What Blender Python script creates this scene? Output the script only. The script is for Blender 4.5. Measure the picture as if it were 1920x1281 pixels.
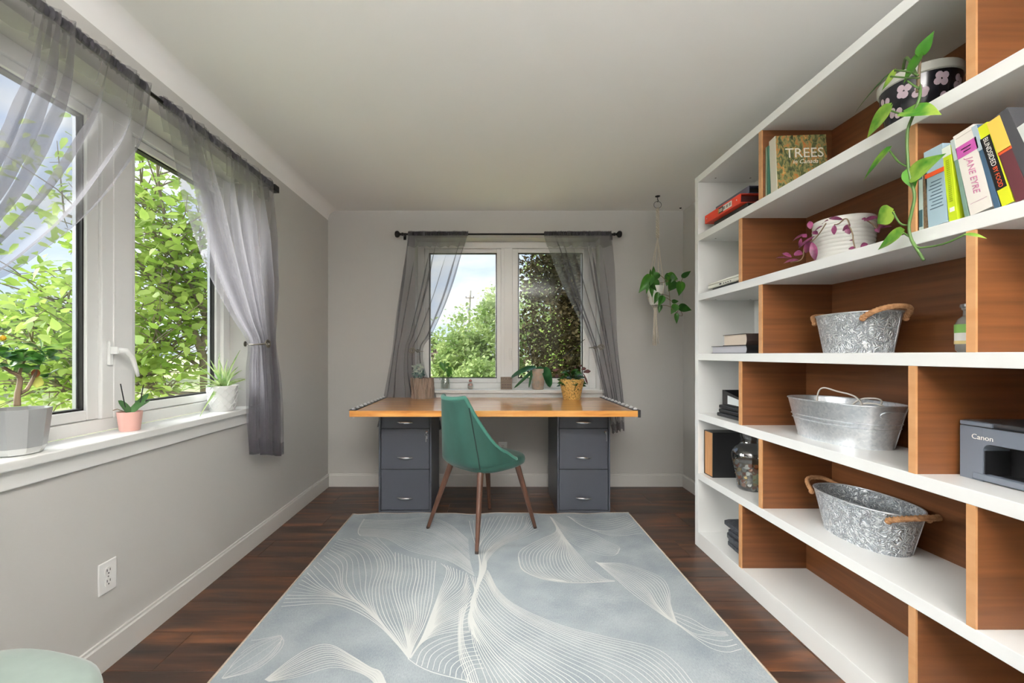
import bpy, bmesh, math, random
import numpy as np
from mathutils import Vector, Matrix
from math import sin, cos, pi, radians, sqrt

for o in list(bpy.data.objects):
    bpy.data.objects.remove(o, do_unlink=True)
S = bpy.context.scene
COL = S.collection
random.seed(7)
RNG = np.random.default_rng(7)

# ------------------------------------------------------------------ camera
EYE = 1.166
FPX = 800.0                       # focal length in pixels of the 1920 x 1281 frame
VPX, VPY = 918.0, 665.0           # where the camera axis meets the picture
cam_d = bpy.data.cameras.new('camera')
cam_d.sensor_width = 36.0
cam_d.lens = 36.0 * FPX / 1920.0
cam_d.shift_x = (960.0 - VPX) / 1920.0
cam_d.shift_y = (VPY - 640.5) / 1920.0
cam_d.clip_start = 0.02
cam_d.clip_end = 500
cam = bpy.data.objects.new('camera', cam_d)
COL.objects.link(cam)
cam.location = (0, 0, EYE)
cam.rotation_euler = (pi / 2, 0, 0)
S.camera = cam

# ------------------------------------------------------------------ view
S.view_settings.view_transform = 'Standard'
S.view_settings.look = 'None'
S.view_settings.gamma = 1.0
S.view_settings.use_curve_mapping = False
S.view_settings.exposure = 0.42

# ------------------------------------------------------------------ sky
SKY_STRENGTH = 0.95
W = bpy.data.worlds.new('sky')
S.world = W
W.use_nodes = True
nt = W.node_tree
nt.nodes.clear()
tc = nt.nodes.new('ShaderNodeTexCoord')
sep = nt.nodes.new('ShaderNodeSeparateXYZ')
nt.links.new(tc.outputs['Generated'], sep.inputs[0])
grad = nt.nodes.new('ShaderNodeValToRGB')
grad.color_ramp.elements[0].position = 0.0
grad.color_ramp.elements[0].color = (0.70, 0.81, 1.0, 1)
grad.color_ramp.elements[1].position = 0.45
grad.color_ramp.elements[1].color = (0.36, 0.56, 0.95, 1)
nt.links.new(sep.outputs['Z'], grad.inputs[0])
mp = nt.nodes.new('ShaderNodeMapping')
mp.inputs['Scale'].default_value = (1.6, 1.6, 5.0)
nt.links.new(tc.outputs['Generated'], mp.inputs[0])
nz = nt.nodes.new('ShaderNodeTexNoise')
nz.inputs['Scale'].default_value = 2.2
nz.inputs['Detail'].default_value = 7
nt.links.new(mp.outputs[0], nz.inputs['Vector'])
cl = nt.nodes.new('ShaderNodeValToRGB')
cl.color_ramp.elements[0].position = 0.40
cl.color_ramp.elements[1].position = 0.64
nt.links.new(nz.outputs[0], cl.inputs[0])
mx = nt.nodes.new('ShaderNodeMix')
mx.data_type = 'RGBA'
mx.inputs['B'].default_value = (0.98, 0.99, 1.0, 1)
nt.links.new(cl.outputs[0], mx.inputs['Factor'])
nt.links.new(grad.outputs[0], mx.inputs['A'])
bg = nt.nodes.new('ShaderNodeBackground')
bg.inputs['Strength'].default_value = SKY_STRENGTH
nt.links.new(mx.outputs['Result'], bg.inputs['Color'])
wo = nt.nodes.new('ShaderNodeOutputWorld')
nt.links.new(bg.outputs[0], wo.inputs[0])

# ------------------------------------------------------------------ sun behind bright haze, on the left window's side
sd = bpy.data.lights.new('sun', 'SUN')
sd.energy = 8.5
sd.angle = radians(50)
sd.color = (1.0, 0.975, 0.95)
so = bpy.data.objects.new('sun', sd)
COL.objects.link(so)
so.rotation_euler = Vector((1.0, 0.12, -0.55)).to_track_quat('-Z', 'Y').to_euler()
FILL_W = 104.0                      # watts of each of the two fill uplighters added behind the camera

# ------------------------------------------------------------------ helpers
def at(px, py, X=None, Y=None, Z=None):
    """a picture position turned into a point on a plane the thing touches"""
    dx, dz = (px - VPX) / FPX, (VPY - py) / FPX
    if X is not None:
        t = X / dx
    elif Y is not None:
        t = Y
    else:
        t = (Z - EYE) / dz
    return Vector((dx * t, t, EYE + dz * t))

def lin(c):
    r = []
    for v in c[:3]:
        v /= 255.0
        r.append(v / 12.92 if v <= 0.04045 else ((v + 0.055) / 1.055) ** 2.4)
    return (r[0], r[1], r[2], 1.0)

class MB:
    def __init__(s):
        s.v = []; s.f = []; s.m = []
        s.mi = 0
    def add(s, vs, fs):
        b = len(s.v)
        s.v.extend([tuple(p) for p in vs])
        for f in fs:
            s.f.append(tuple(i + b for i in f)); s.m.append(s.mi)
        return s
    def box(s, x0, x1, y0, y1, z0, z1, M=None):
        vs = [Vector((x, y, z)) for z in (z0, z1) for y in (y0, y1) for x in (x0, x1)]
        if M is not None:
            vs = [M @ p for p in vs]
        return s.add(vs, [(0, 2, 3, 1), (4, 5, 7, 6), (0, 1, 5, 4), (2, 6, 7, 3), (0, 4, 6, 2), (1, 3, 7, 5)])
    def tube(s, pts, r, seg=8, cap=True, flat=1.0):
        pts = [Vector(p) for p in pts]
        n = len(pts)
        rs = r if isinstance(r, (list, tuple)) else [r] * n
        vs = []; fs = []
        up = None
        for i, p in enumerate(pts):
            t = (pts[min(i + 1, n - 1)] - pts[max(i - 1, 0)])
            if t.length < 1e-9: t = Vector((0, 0, 1))
            t.normalize()
            if up is None:
                up = Vector((0, 0, 1)) if abs(t.z) < 0.9 else Vector((0, 1, 0))
            a = t.cross(up)
            if a.length < 1e-6: a = t.cross(Vector((1, 0, 0.2)))
            a.normalize()
            b = a.cross(t).normalized()
            up = b
            for k in range(seg):
                an = 2 * pi * k / seg
                vs.append(p + a * cos(an) * rs[i] + b * sin(an) * rs[i] * flat)
        for i in range(n - 1):
            for k in range(seg):
                k2 = (k + 1) % seg
                fs.append((i * seg + k, i * seg + k2, (i + 1) * seg + k2, (i + 1) * seg + k))
        if cap:
            fs.append(tuple(range(seg - 1, -1, -1)))
            fs.append(tuple((n - 1) * seg + k for k in range(seg)))
        return s.add(vs, fs)
    def lathe(s, c, prof, seg=32, sx=1.0, sy=1.0, ph=0.0, rot=0.0, cap0=True, cap1=False):
        c = Vector(c); vs = []; fs = []
        cr, sr = cos(rot), sin(rot)
        for (r, z) in prof:
            for k in range(seg):
                an = 2 * pi * k / seg + ph
                x, y = r * cos(an) * sx, r * sin(an) * sy
                vs.append(c + Vector((x * cr - y * sr, x * sr + y * cr, z)))
        n = len(prof)
        for i in range(n - 1):
            for k in range(seg):
                k2 = (k + 1) % seg
                fs.append((i * seg + k, i * seg + k2, (i + 1) * seg + k2, (i + 1) * seg + k))
        if cap0: fs.append(tuple(range(seg - 1, -1, -1)))
        if cap1: fs.append(tuple((n - 1) * seg + k for k in range(seg)))
        return s.add(vs, fs)
    def grid(s, fn, nu, nv, closeu=False):
        vs = [fn(i / (nu - (0 if closeu else 1)), j / (nv - 1)) for j in range(nv) for i in range(nu)]
        fs = []
        for j in range(nv - 1):
            for i in range(nu if closeu else nu - 1):
                i2 = (i + 1) % nu
                fs.append((j * nu + i, j * nu + i2, (j + 1) * nu + i2, (j + 1) * nu + i))
        return s.add(vs, fs)
    def ball(s, c, r, seg=10, ring=6, sz=1.0):
        prof = [(r * sin(pi * i / ring) + 1e-5, -r * sz * cos(pi * i / ring)) for i in range(ring + 1)]
        return s.lathe(c, prof, seg, cap0=False)
    def prism(s, pts, d):
        """polygon (list of Vectors) pushed along vector d"""
        n = len(pts); d = Vector(d)
        vs = [Vector(p) for p in pts] + [Vector(p) + d for p in pts]
        fs = [tuple(range(n - 1, -1, -1)), tuple(range(n, 2 * n))]
        for i in range(n):
            j = (i + 1) % n
            fs.append((i, j, n + j, n + i))
        return s.add(vs, fs)

ROOT = {}
def tag(o, label=None, cat=None, group=None, kind=None):
    if label: o['label'] = label
    if cat: o['category'] = cat
    if group: o['group'] = group
    if kind: o['kind'] = kind
    return o

def empty(name, loc=(0, 0, 0), rz=0.0):
    o = bpy.data.objects.new(name, None)
    o.empty_display_size = 0.05
    COL.objects.link(o)
    o.location = loc
    o.rotation_euler = (0, 0, rz)
    ROOT[o.name] = Vector(loc)
    return o

def thing(name, label, cat, loc=(0, 0, 0), rz=0.0, group=None):
    return tag(empty(name, loc, rz), label, cat, group)

def finish(me, smooth, fix=True):
    if fix:
        b = bmesh.new(); b.from_mesh(me)
        bmesh.ops.recalc_face_normals(b, faces=b.faces)
        b.to_mesh(me); b.free()
    if smooth:
        me.polygons.foreach_set('use_smooth', [True] * len(me.polygons))
        if smooth is not True:
            me.set_sharp_from_angle(angle=radians(smooth))
    me.update()

def obj(name, mb, mats, parent=None, smooth=False, bev=0, local=False, fix=True, label=None, solid=0):
    """one mesh object; vertices are in world coordinates unless local=True"""
    me = bpy.data.meshes.new(name)
    if parent is not None and not local:
        off = ROOT[parent.name]
        vs = [(p[0] - off.x, p[1] - off.y, p[2] - off.z) for p in mb.v]
    elif parent is None and not local:
        off = Vector(mb.v[0]) if False else Vector((0, 0, 0))
        vs = mb.v
    else:
        vs = mb.v
    me.from_pydata(vs, [], mb.f)
    if not isinstance(mats, (list, tuple)): mats = [mats]
    for m in mats: me.materials.append(m)
    if len(mats) > 1:
        me.polygons.foreach_set('material_index', mb.m)
    finish(me, smooth, fix)
    o = bpy.data.objects.new(name, me)
    COL.objects.link(o)
    if parent is not None:
        o.parent = parent
        ROOT[o.name] = ROOT[parent.name]
    else:
        ROOT[o.name] = Vector((0, 0, 0))
    if solid:
        md = o.modifiers.new('thickness', 'SOLIDIFY'); md.thickness = abs(solid); md.offset = 0 if solid > 0 else -1
    if bev:
        md = o.modifiers.new('bevel', 'BEVEL'); md.width = bev; md.segments = 2
        md.limit_method = 'ANGLE'; md.angle_limit = radians(40)
    if label: o['label'] = label
    return o

def solo(name, mb, mats, label, cat, origin=None, group=None, **kw):
    """a thing that is one single mesh, origin at its base"""
    if origin is None:
        xs = np.array(mb.v)
        lo, hi = xs.min(0), xs.max(0)
        origin = ((lo[0] + hi[0]) / 2, (lo[1] + hi[1]) / 2, lo[2])
    mb.v = [(p[0] - origin[0], p[1] - origin[1], p[2] - origin[2]) for p in mb.v]
    o = obj(name, mb, mats, None, local=True, **kw)
    o.location = origin
    ROOT[o.name] = Vector(origin)
    return tag(o, label, cat, group)

def struct(name, mb, mats, parent=None, **kw):
    o = obj(name, mb, mats, parent, **kw)
    if parent is None: o['kind'] = 'structure'
    return o

def instance(o, loc, parent=None, name=None):
    c = o.copy()
    if name: c.name = name
    COL.objects.link(c)
    c.location = loc
    if parent is not None: c.parent = parent
    return c

# ------------------------------------------------------------------ materials
def new_mat(name):
    m = bpy.data.materials.new(name)
    m.use_nodes = True
    return m, m.node_tree, m.node_tree.nodes['Principled BSDF']

def noise_fac(nt, scale, stretch=(1, 1, 1), detail=4, rnd=False, dist=0.0):
    g = nt.nodes.new('ShaderNodeNewGeometry')
    src = g.outputs['Position']
    if rnd:
        oi = nt.nodes.new('ShaderNodeObjectInfo')
        ml = nt.nodes.new('ShaderNodeMath'); ml.operation = 'MULTIPLY'; ml.inputs[1].default_value = 37.0
        nt.links.new(oi.outputs['Random'], ml.inputs[0])
        cx = nt.nodes.new('ShaderNodeCombineXYZ')
        for k in range(3): nt.links.new(ml.outputs[0], cx.inputs[k])
        ad = nt.nodes.new('ShaderNodeVectorMath'); ad.operation = 'ADD'
        nt.links.new(src, ad.inputs[0]); nt.links.new(cx.outputs[0], ad.inputs[1])
        src = ad.outputs[0]
    mp = nt.nodes.new('ShaderNodeMapping')
    mp.inputs['Scale'].default_value = stretch
    nt.links.new(src, mp.inputs[0])
    n = nt.nodes.new('ShaderNodeTexNoise')
    n.inputs['Scale'].default_value = scale
    n.inputs['Detail'].default_value = detail
    n.inputs['Distortion'].default_value = dist
    nt.links.new(mp.outputs[0], n.inputs['Vector'])
    return n.outputs[0]

def ramp(nt, fac, stops):
    r = nt.nodes.new('ShaderNodeValToRGB')
    e = r.color_ramp.elements
    while len(e) < len(stops): e.new(0.5)
    for k, (p, c) in enumerate(stops):
        e[k].position = p
        e[k].color = lin(c) if max(c[:3]) > 1.001 else (*c[:3], 1)
    nt.links.new(fac, r.inputs[0])
    return r.outputs[0]

def bump(nt, b, fac, strength, dist=0.01):
    n = nt.nodes.new('ShaderNodeBump')
    n.inputs['Strength'].default_value = strength
    n.inputs['Distance'].default_value = dist
    nt.links.new(fac, n.inputs['Height'])
    nt.links.new(n.outputs[0], b.inputs['Normal'])

def mat(name, c, rough=0.5, metal=0.0, c2=None, scale=20, stretch=(1, 1, 1), bmp=0, bscale=None, rnd=False,
        detail=4, spread=0.25, coat=0, sheen=0, spec=None, dist=0.0):
    m, nt, b = new_mat(name)
    b.inputs['Base Color'].default_value = lin(c)
    b.inputs['Roughness'].default_value = rough
    b.inputs['Metallic'].default_value = metal
    if coat:
        b.inputs['Coat Weight'].default_value = coat
        b.inputs['Coat Roughness'].default_value = 0.12
    if sheen:
        b.inputs['Sheen Weight'].default_value = sheen
        b.inputs['Sheen Roughness'].default_value = 0.4
    if spec is not None: b.inputs['Specular IOR Level'].default_value = spec
    if c2 is not None:
        f = noise_fac(nt, scale, stretch, detail, rnd, dist)
        nt.links.new(ramp(nt, f, [(0.5 - spread, c), (0.5 + spread, c2)]), b.inputs['Base Color'])
    if bmp:
        bump(nt, b, noise_fac(nt, bscale or scale, stretch, detail), bmp)
    return m

def leaf_mat(name, c, c2, scale=8, trans=0.35, rough=0.45, spec=0.35):
    m, nt, b = new_mat(name)
    f = noise_fac(nt, scale, (1, 1, 1), 3)
    col = ramp(nt, f, [(0.35, c), (0.65, c2)])
    nt.links.new(col, b.inputs['Base Color'])
    b.inputs['Roughness'].default_value = rough
    b.inputs['Specular IOR Level'].default_value = spec
    t = nt.nodes.new('ShaderNodeBsdfTranslucent')
    nt.links.new(col, t.inputs['Color'])
    mxs = nt.nodes.new('ShaderNodeMixShader')
    mxs.inputs[0].default_value = trans
    nt.links.new(b.outputs[0], mxs.inputs[1]); nt.links.new(t.outputs[0], mxs.inputs[2])
    nt.links.new(mxs.outputs[0], nt.nodes['Material Output'].inputs[0])
    return m

def sheer_mat(name, c, opac, c2=None):
    m, nt, b = new_mat(name)
    nt.nodes.remove(b)
    d = nt.nodes.new('ShaderNodeBsdfDiffuse'); d.inputs[0].default_value = lin(c)
    t = nt.nodes.new('ShaderNodeBsdfTranslucent'); t.inputs[0].default_value = lin(c2 or c)
    a = nt.nodes.new('ShaderNodeMixShader'); a.inputs[0].default_value = 0.45
    nt.links.new(d.outputs[0], a.inputs[1]); nt.links.new(t.outputs[0], a.inputs[2])
    tr = nt.nodes.new('ShaderNodeBsdfTransparent')
    x = nt.nodes.new('ShaderNodeMixShader'); x.inputs[0].default_value = opac
    nt.links.new(tr.outputs[0], x.inputs[1]); nt.links.new(a.outputs[0], x.inputs[2])
    nt.links.new(x.outputs[0], nt.nodes['Material Output'].inputs[0])
    return m

def pane_mat(name, tint=(1, 1, 1), gl=0.05, rough=0.0):
    m, nt, b = new_mat(name)
    nt.nodes.remove(b)
    tr = nt.nodes.new('ShaderNodeBsdfTransparent'); tr.inputs[0].default_value = (*tint, 1)
    g = nt.nodes.new('ShaderNodeBsdfGlossy'); g.inputs['Roughness'].default_value = rough
    x = nt.nodes.new('ShaderNodeMixShader'); x.inputs[0].default_value = gl
    nt.links.new(tr.outputs[0], x.inputs[1]); nt.links.new(g.outputs[0], x.inputs[2])
    nt.links.new(x.outputs[0], nt.nodes['Material Output'].inputs[0])
    return m

M = {}
M['wall'] = mat('wall_paint', (197, 195, 191), 0.7, bmp=0.03, bscale=120)
M['ceil'] = mat('ceiling_paint', (244, 243, 241), 0.75)
M['trim'] = mat('white_trim', (238, 238, 235), 0.35)
M['base'] = mat('baseboard_paint', (212, 210, 206), 0.4)
M['vinyl'] = mat('white_vinyl', (240, 240, 238), 0.3)
M['gasket'] = mat('black_gasket', (26, 24, 22), 0.6)
M['spacer'] = mat('spacer', (190, 192, 195), 0.35, 0.7)
M['pane'] = pane_mat('window_pane', (0.97, 0.985, 0.98), 0.015)
M['white'] = mat('white_laminate', (238, 239, 237), 0.22)
M['bwood'] = mat('bookcase_wood', (124, 76, 42), 0.42, c2=(94, 56, 29), scale=2.2, stretch=(1, 1, 24), detail=8, bmp=0.02)
M['bedge'] = mat('bookcase_edge_wood', (204, 156, 110), 0.4, c2=(188, 138, 92), scale=6, stretch=(1, 1, 4))
M['black_metal'] = mat('black_metal', (28, 28, 30), 0.4, 0.6)
M['chrome'] = mat('chrome', (225, 225, 228), 0.12, 1.0)
M['bolt'] = mat('zinc_bolt', (226, 226, 226), 0.45, 0.4)
M['steel'] = mat('steel', (150, 150, 152), 0.35, 1.0)
M['dark_steel'] = mat('dark_steel', (74, 76, 80), 0.45, 0.8)
M['cabinet'] = mat('cabinet_paint', (72, 75, 84), 0.42)
M['cabinet_dark'] = mat('cabinet_gap', (34, 35, 40), 0.6)
M['black'] = mat('black_plastic', (24, 24, 26), 0.4)
M['white_paper'] = mat('white_paper', (236, 234, 228), 0.8)
M['soil'] = mat('soil', (58, 44, 34), 0.95, c2=(86, 66, 48), scale=60, bmp=0.4)
# ================================================================== the room
LX, RX, BY, CZ, RY = -1.43, 1.713, 3.775, 2.44, -1.6     # left wall, right wall, back wall, ceiling, rear wall
TH = 0.25
WIN_L = (1.03, 2.58)          # left window opening along Y
WIN_B = (-0.66, 0.975)        # back window opening along X
WZ0, WZ1 = 0.82, 2.2

def dark_floor():
    m, nt, b = new_mat('dark_plank')
    f = noise_fac(nt, 1.6, (1.3, 11, 1), 8, rnd=True, dist=0.4)
    col = ramp(nt, f, [(0.28, (34, 27, 24)), (0.45, (58, 40, 31)), (0.58, (84, 54, 37)), (0.74, (122, 76, 46))])
    nt.links.new(col, b.inputs['Base Color'])
    b.inputs['Roughness'].default_value = 0.36
    bump(nt, b, noise_fac(nt, 4, (1.5, 30, 1), 4, rnd=True), 0.05)
    return m
M['plank'] = dark_floor()
M['subfloor'] = mat('subfloor', (96, 74, 60), 0.8)

floor = struct('floor', MB().box(LX - TH, RX + TH, RY - TH, BY + TH, -0.12, -0.012), M['subfloor'])
rows = []
yb = 2.679 + 0.2215 * 5       # joint lines seen in the picture
k = 0
while yb - 0.2215 * k > RY:
    rows.append((yb - 0.2215 * (k + 1), yb - 0.2215 * k)); k += 1
fixed = {3: 1.355, 1: 0.02, 5: 1.16, 8: -0.63, 9: -1.243, 10: 0.95, 11: 1.18, 6: -0.62}
random.seed(3)
for r, (y0, y1) in enumerate(rows):
    y0, y1 = max(y0, RY), min(y1, BY)
    if y1 - y0 < 0.01: continue
    j = fixed.get(r, random.uniform(-1.2, 1.2))
    cuts = sorted([LX, RX] + [x for x in (j - 2.5, j - 1.25, j, j + 1.25, j + 2.5) if LX + 0.08 < x < RX - 0.08])
    for a, b_ in zip(cuts[:-1], cuts[1:]):
        obj('plank', MB().box(a + 0.0007, b_ - 0.0007, y0 + 0.0007, y1 - 0.0007, -0.012, 0.0), M['plank'], floor, bev=0.0016)

struct('ceiling', MB().box(LX - TH, RX + TH, RY - TH, BY + TH, CZ, CZ + 0.2), M['ceil'])

def wall_with_hole(axis, a0, a1, b0, b1, w0, w1):
    m = MB()
    def bx(u0, u1, z0, z1):
        if axis == 'x': m.box(a0, a1, u0, u1, z0, z1)
        else: m.box(u0, u1, a0, a1, z0, z1)
    bx(b0, w0, 0, CZ); bx(w1, b1, 0, CZ); bx(w0, w1, 0, WZ0); bx(w0, w1, WZ1, CZ)
    return m
struct('wall_left', wall_with_hole('x', LX - TH, LX, RY - TH, BY + TH, *WIN_L), M['wall'])
struct('wall_back', wall_with_hole('y', BY, BY + TH, LX, RX, *WIN_B), M['wall'])
struct('wall_right', MB().box(RX, RX + TH, RY - TH, BY + TH, 0, CZ), M['wall'])
struct('wall_rear', MB().box(LX, RX, RY - TH, RY, 0, CZ), M['wall'])
# roof slab with eaves above the ceiling
struct('roof', MB().box(LX - TH - 0.1, RX + TH + 0.1, RY - TH - 0.1, BY + TH + 0.1, CZ + 0.2, CZ + 0.34), M['wall'])

# soft plaster cove where the left wall meets the ceiling
def cove(u, v):
    a = u * pi / 2
    r = 0.085
    return Vector((LX + r - r * cos(a) * 1.0 if False else LX + r * (1 - cos(a)), RY + (BY - RY) * v, CZ - r * (1 - sin(a))))
struct('trim_1', MB().grid(cove, 8, 2), M['ceil'], smooth=True)

# baseboards: a flat board with a small stepped top
def baseboard(name, p0, p1, nrm):
    p0, p1, nrm = Vector(p0), Vector(p1), Vector(nrm)
    prof = [(0, 0), (0.014, 0), (0.014, 0.098), (0.009, 0.104), (0.009, 0.113), (0, 0.113)]
    m = MB()
    m.prism([p0 + nrm * a + Vector((0, 0, h)) for a, h in prof], p1 - p0)
    return struct(name, m, M['base'])
baseboard('baseboard_left', (LX, RY, 0), (LX, BY, 0), (1, 0, 0))
baseboard('baseboard_back', (LX + 0.014, BY, 0), (RX - 0.014, BY, 0), (0, -1, 0))
baseboard('baseboard_right', (RX, RY, 0), (RX, BY, 0), (-1, 0, 0))

# ------------------------------------------------------------------ windows
class Fr:
    """a window plane: u along the wall, d = depth out of the room behind the wall face"""
    def __init__(s, side): s.side = side
    def box(s, m, u0, u1, d0, d1, z0, z1):
        if s.side == 'L': m.box(LX - d1, LX - d0, u0, u1, z0, z1)
        else: m.box(u0, u1, BY + d0, BY + d1, z0, z1)
        return m

def make_window(name, side, w0, w1, mul0, mul1, opening):
    F = Fr(side)
    loc = (LX - 0.14, (w0 + w1) / 2, WZ0) if side == 'L' else ((w0 + w1) / 2, BY + 0.14, WZ0)
    W_ = empty(name, loc); W_['kind'] = 'structure'
    zb, zt = 0.855, WZ1
    fw = 0.062
    m = MB()
    F.box(m, w0, w0 + fw, 0.14, 0.225, zb, zt); F.box(m, w1 - fw, w1, 0.14, 0.225, zb, zt)
    F.box(m, w0 + fw, w1 - fw, 0.14, 0.225, zb, zb + 0.05); F.box(m, w0 + fw, w1 - fw, 0.14, 0.225, zt - 0.058, zt)
    obj('frame', m, M['vinyl'], W_, bev=0.003)
    obj('mullion', F.box(MB(), mul0, mul1, 0.137, 0.225, zb + 0.05, zt - 0.058), M['vinyl'], W_, bev=0.003)
    mm = (mul0 + mul1) / 2 - 0.02
    obj('mullion_bead', F.box(MB(), mm - 0.004, mm + 0.004, 0.133, 0.14, zb + 0.05, zt - 0.058), M['vinyl'], W_, bev=0.0015)
    lites = [(w0 + fw, mul0), (mul1, w1 - fw)]
    for k, (a, b) in enumerate(lites):
        op = (k == opening)
        d0 = 0.150 if op else 0.158
        rw = 0.052 if op else 0.038
        z0, z1 = zb + 0.052, zt - 0.060
        s = MB()
        F.box(s, a, a + rw, d0, d0 + 0.05, z0, z1); F.box(s, b - rw, b, d0, d0 + 0.05, z0, z1)
        F.box(s, a + rw, b - rw, d0, d0 + 0.05, z0, z0 + 0.040); F.box(s, a + rw, b - rw, d0, d0 + 0.05, z1 - 0.036, z1)
        sash = obj('sash', s, M['vinyl'], W_, bev=0.004)
        g = 0.007
        a2, b2, z2, z3 = a + rw, b - rw, z0 + 0.040, z1 - 0.036
        q = MB()
        F.box(q, a2, a2 + g, d0 + 0.012, d0 + 0.042, z2, z3); F.box(q, b2 - g, b2, d0 + 0.012, d0 + 0.042, z2, z3)
        F.box(q, a2, b2, d0 + 0.012, d0 + 0.042, z2, z2 + g); F.box(q, a2, b2, d0 + 0.012, d0 + 0.042, z3 - g, z3)
        obj('gasket', q, M['gasket'], sash)
        q = MB()
        F.box(q, a2 + g, a2 + g + 0.006, d0 + 0.03, d0 + 0.044, z2 + g, z3 - g); F.box(q, b2 - g - 0.006, b2 - g, d0 + 0.03, d0 + 0.044, z2 + g, z3 - g)
        obj('spacer', q, M['spacer'], sash)
        obj('pane', F.box(MB(), a2 + g, b2 - g, d0 + 0.028, d0 + 0.032, z2 + g, z3 - g), M['pane'], sash)
    # stool (inner sill) and apron
    m = MB()
    if side == 'L':
        a_, b_, e_ = LX - 0.14, LX, LX + 0.035
        m.prism([Vector((x, y, 0.825)) for x, y in ((a_, w0), (b_, w0), (b_, w0 - 0.04), (e_, w0 - 0.04), (e_, w1 + 0.04), (b_, w1 + 0.04), (b_, w1), (a_, w1))], (0, 0, 0.03))
    else:
        a_, b_, e_ = BY + 0.14, BY, BY - 0.035
        m.prism([Vector((x, y, 0.825)) for y, x in ((a_, w0), (b_, w0), (b_, w0 - 0.03), (e_, w0 - 0.03), (e_, w1 + 0.03), (b_, w1 + 0.03), (b_, w1), (a_, w1))], (0, 0, 0.03))
    obj('sill', m, M['trim'], W_, bev=0.004)
    m = MB()
    if side == 'L': m.box(LX, LX + 0.012, w0 - 0.02, w1 + 0.02, 0.765, 0.825)
    else: m.box(w0 - 0.02, w1 + 0.02, BY - 0.012, BY, 0.765, 0.825)
    obj('apron', m, M['trim'], W_, bev=0.003)
    return W_, F

win1, F1 = make_window('window_1', 'L', *WIN_L, 1.725, 1.875, 0)
win2, F2 = make_window('window_2', 'B', *WIN_B, 0.105, 0.21, 1)
# casement handle on the left window: base plate, hub and drooping lever
hp = at(204, 662, X=LX - 0.137)
m = MB()
F1.box(m, hp.y - 0.009, hp.y + 0.009, 0.125, 0.137, hp.z - 0.05, hp.z + 0.05)
F1.box(m, hp.y - 0.008, hp.y + 0.008, 0.095, 0.125, hp.z - 0.005, hp.z + 0.026)
h = obj('handle', m, M['vinyl'], win1, bev=0.003)
xh = LX - 0.095
obj('lever', MB().tube([(xh, hp.y, hp.z + 0.012), (xh + 0.012, hp.y + 0.02, hp.z + 0.010), (xh + 0.016, hp.y + 0.045, hp.z - 0.015),
    (xh + 0.016, hp.y + 0.068, hp.z - 0.075), (xh + 0.014, hp.y + 0.078, hp.z - 0.100)], [0.010, 0.011, 0.010, 0.008, 0.006], 8), M['vinyl'], h, smooth=True)
# little handle on the back window
hx = at(957, 660, Y=BY + 0.137)
m = MB()
m.box(hx.x - 0.012, hx.x + 0.012, BY + 0.118, BY + 0.137, hx.z - 0.03, hx.z + 0.03)
m.box(hx.x - 0.007, hx.x + 0.007, BY + 0.098, BY + 0.118, hx.z - 0.075, hx.z + 0.01)
obj('handle', m, M['vinyl'], win2, bev=0.003)

# ------------------------------------------------------------------ wall outlets
def outlet(side, u, z, label):
    c = Vector((LX, u, z)) if side == 'L' else Vector((u, BY, z))
    o = thing('wall_outlet', label, 'outlet', c)
    def P(a, d, zz):      # a along wall, d out of the wall into the room
        return Vector((LX + d, u + a, z + zz)) if side == 'L' else Vector((u + a, BY - d, z + zz))
    def bx(m, a0, a1, d0, d1, z0, z1):
        p, q = P(a0, d0, z0), P(a1, d1, z1)
        return m.box(min(p.x, q.x), max(p.x, q.x), min(p.y, q.y), max(p.y, q.y), p.z, q.z)
    obj('cover_plate', bx(MB(), -0.038, 0.038, 0, 0.006, -0.0585, 0.0585), M['vinyl'], o, bev=0.003)
    for s in (-1, 1):
        pts = []
        for k in range(16):
            an = 2 * pi * k / 16
            pts.append(P(max(-0.0145, min(0.0145, 0.0175 * cos(an))), 0.006, s * 0.020 + 0.0165 * sin(an)))
        d = Vector((0.002, 0, 0)) if side == 'L' else Vector((0, -0.002, 0))
        r = obj('receptacle', MB().prism(pts, d), M['trim'], o)
        q = MB()
        bx(q, -0.0075, -0.0050, 0.008, 0.0084, s * 0.020 + 0.000, s * 0.020 + 0.009)
        bx(q, 0.0050, 0.0075, 0.008, 0.0084, s * 0.020 + 0.000, s * 0.020 + 0.009)
        bx(q, -0.0022, 0.0022, 0.008, 0.0084, s * 0.020 - 0.010, s * 0.020 - 0.005)
        obj('slots', q, M['black'], r)
    obj('screw', bx(MB(), -0.002, 0.002, 0.006, 0.0075, -0.002, 0.002), M['steel'], o)
outlet('L', 1.593, 0.338, 'white duplex outlet low on the left wall under the window')
outlet('B', 0.117, 0.335, 'white duplex outlet on the back wall under the wooden desk')

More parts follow.
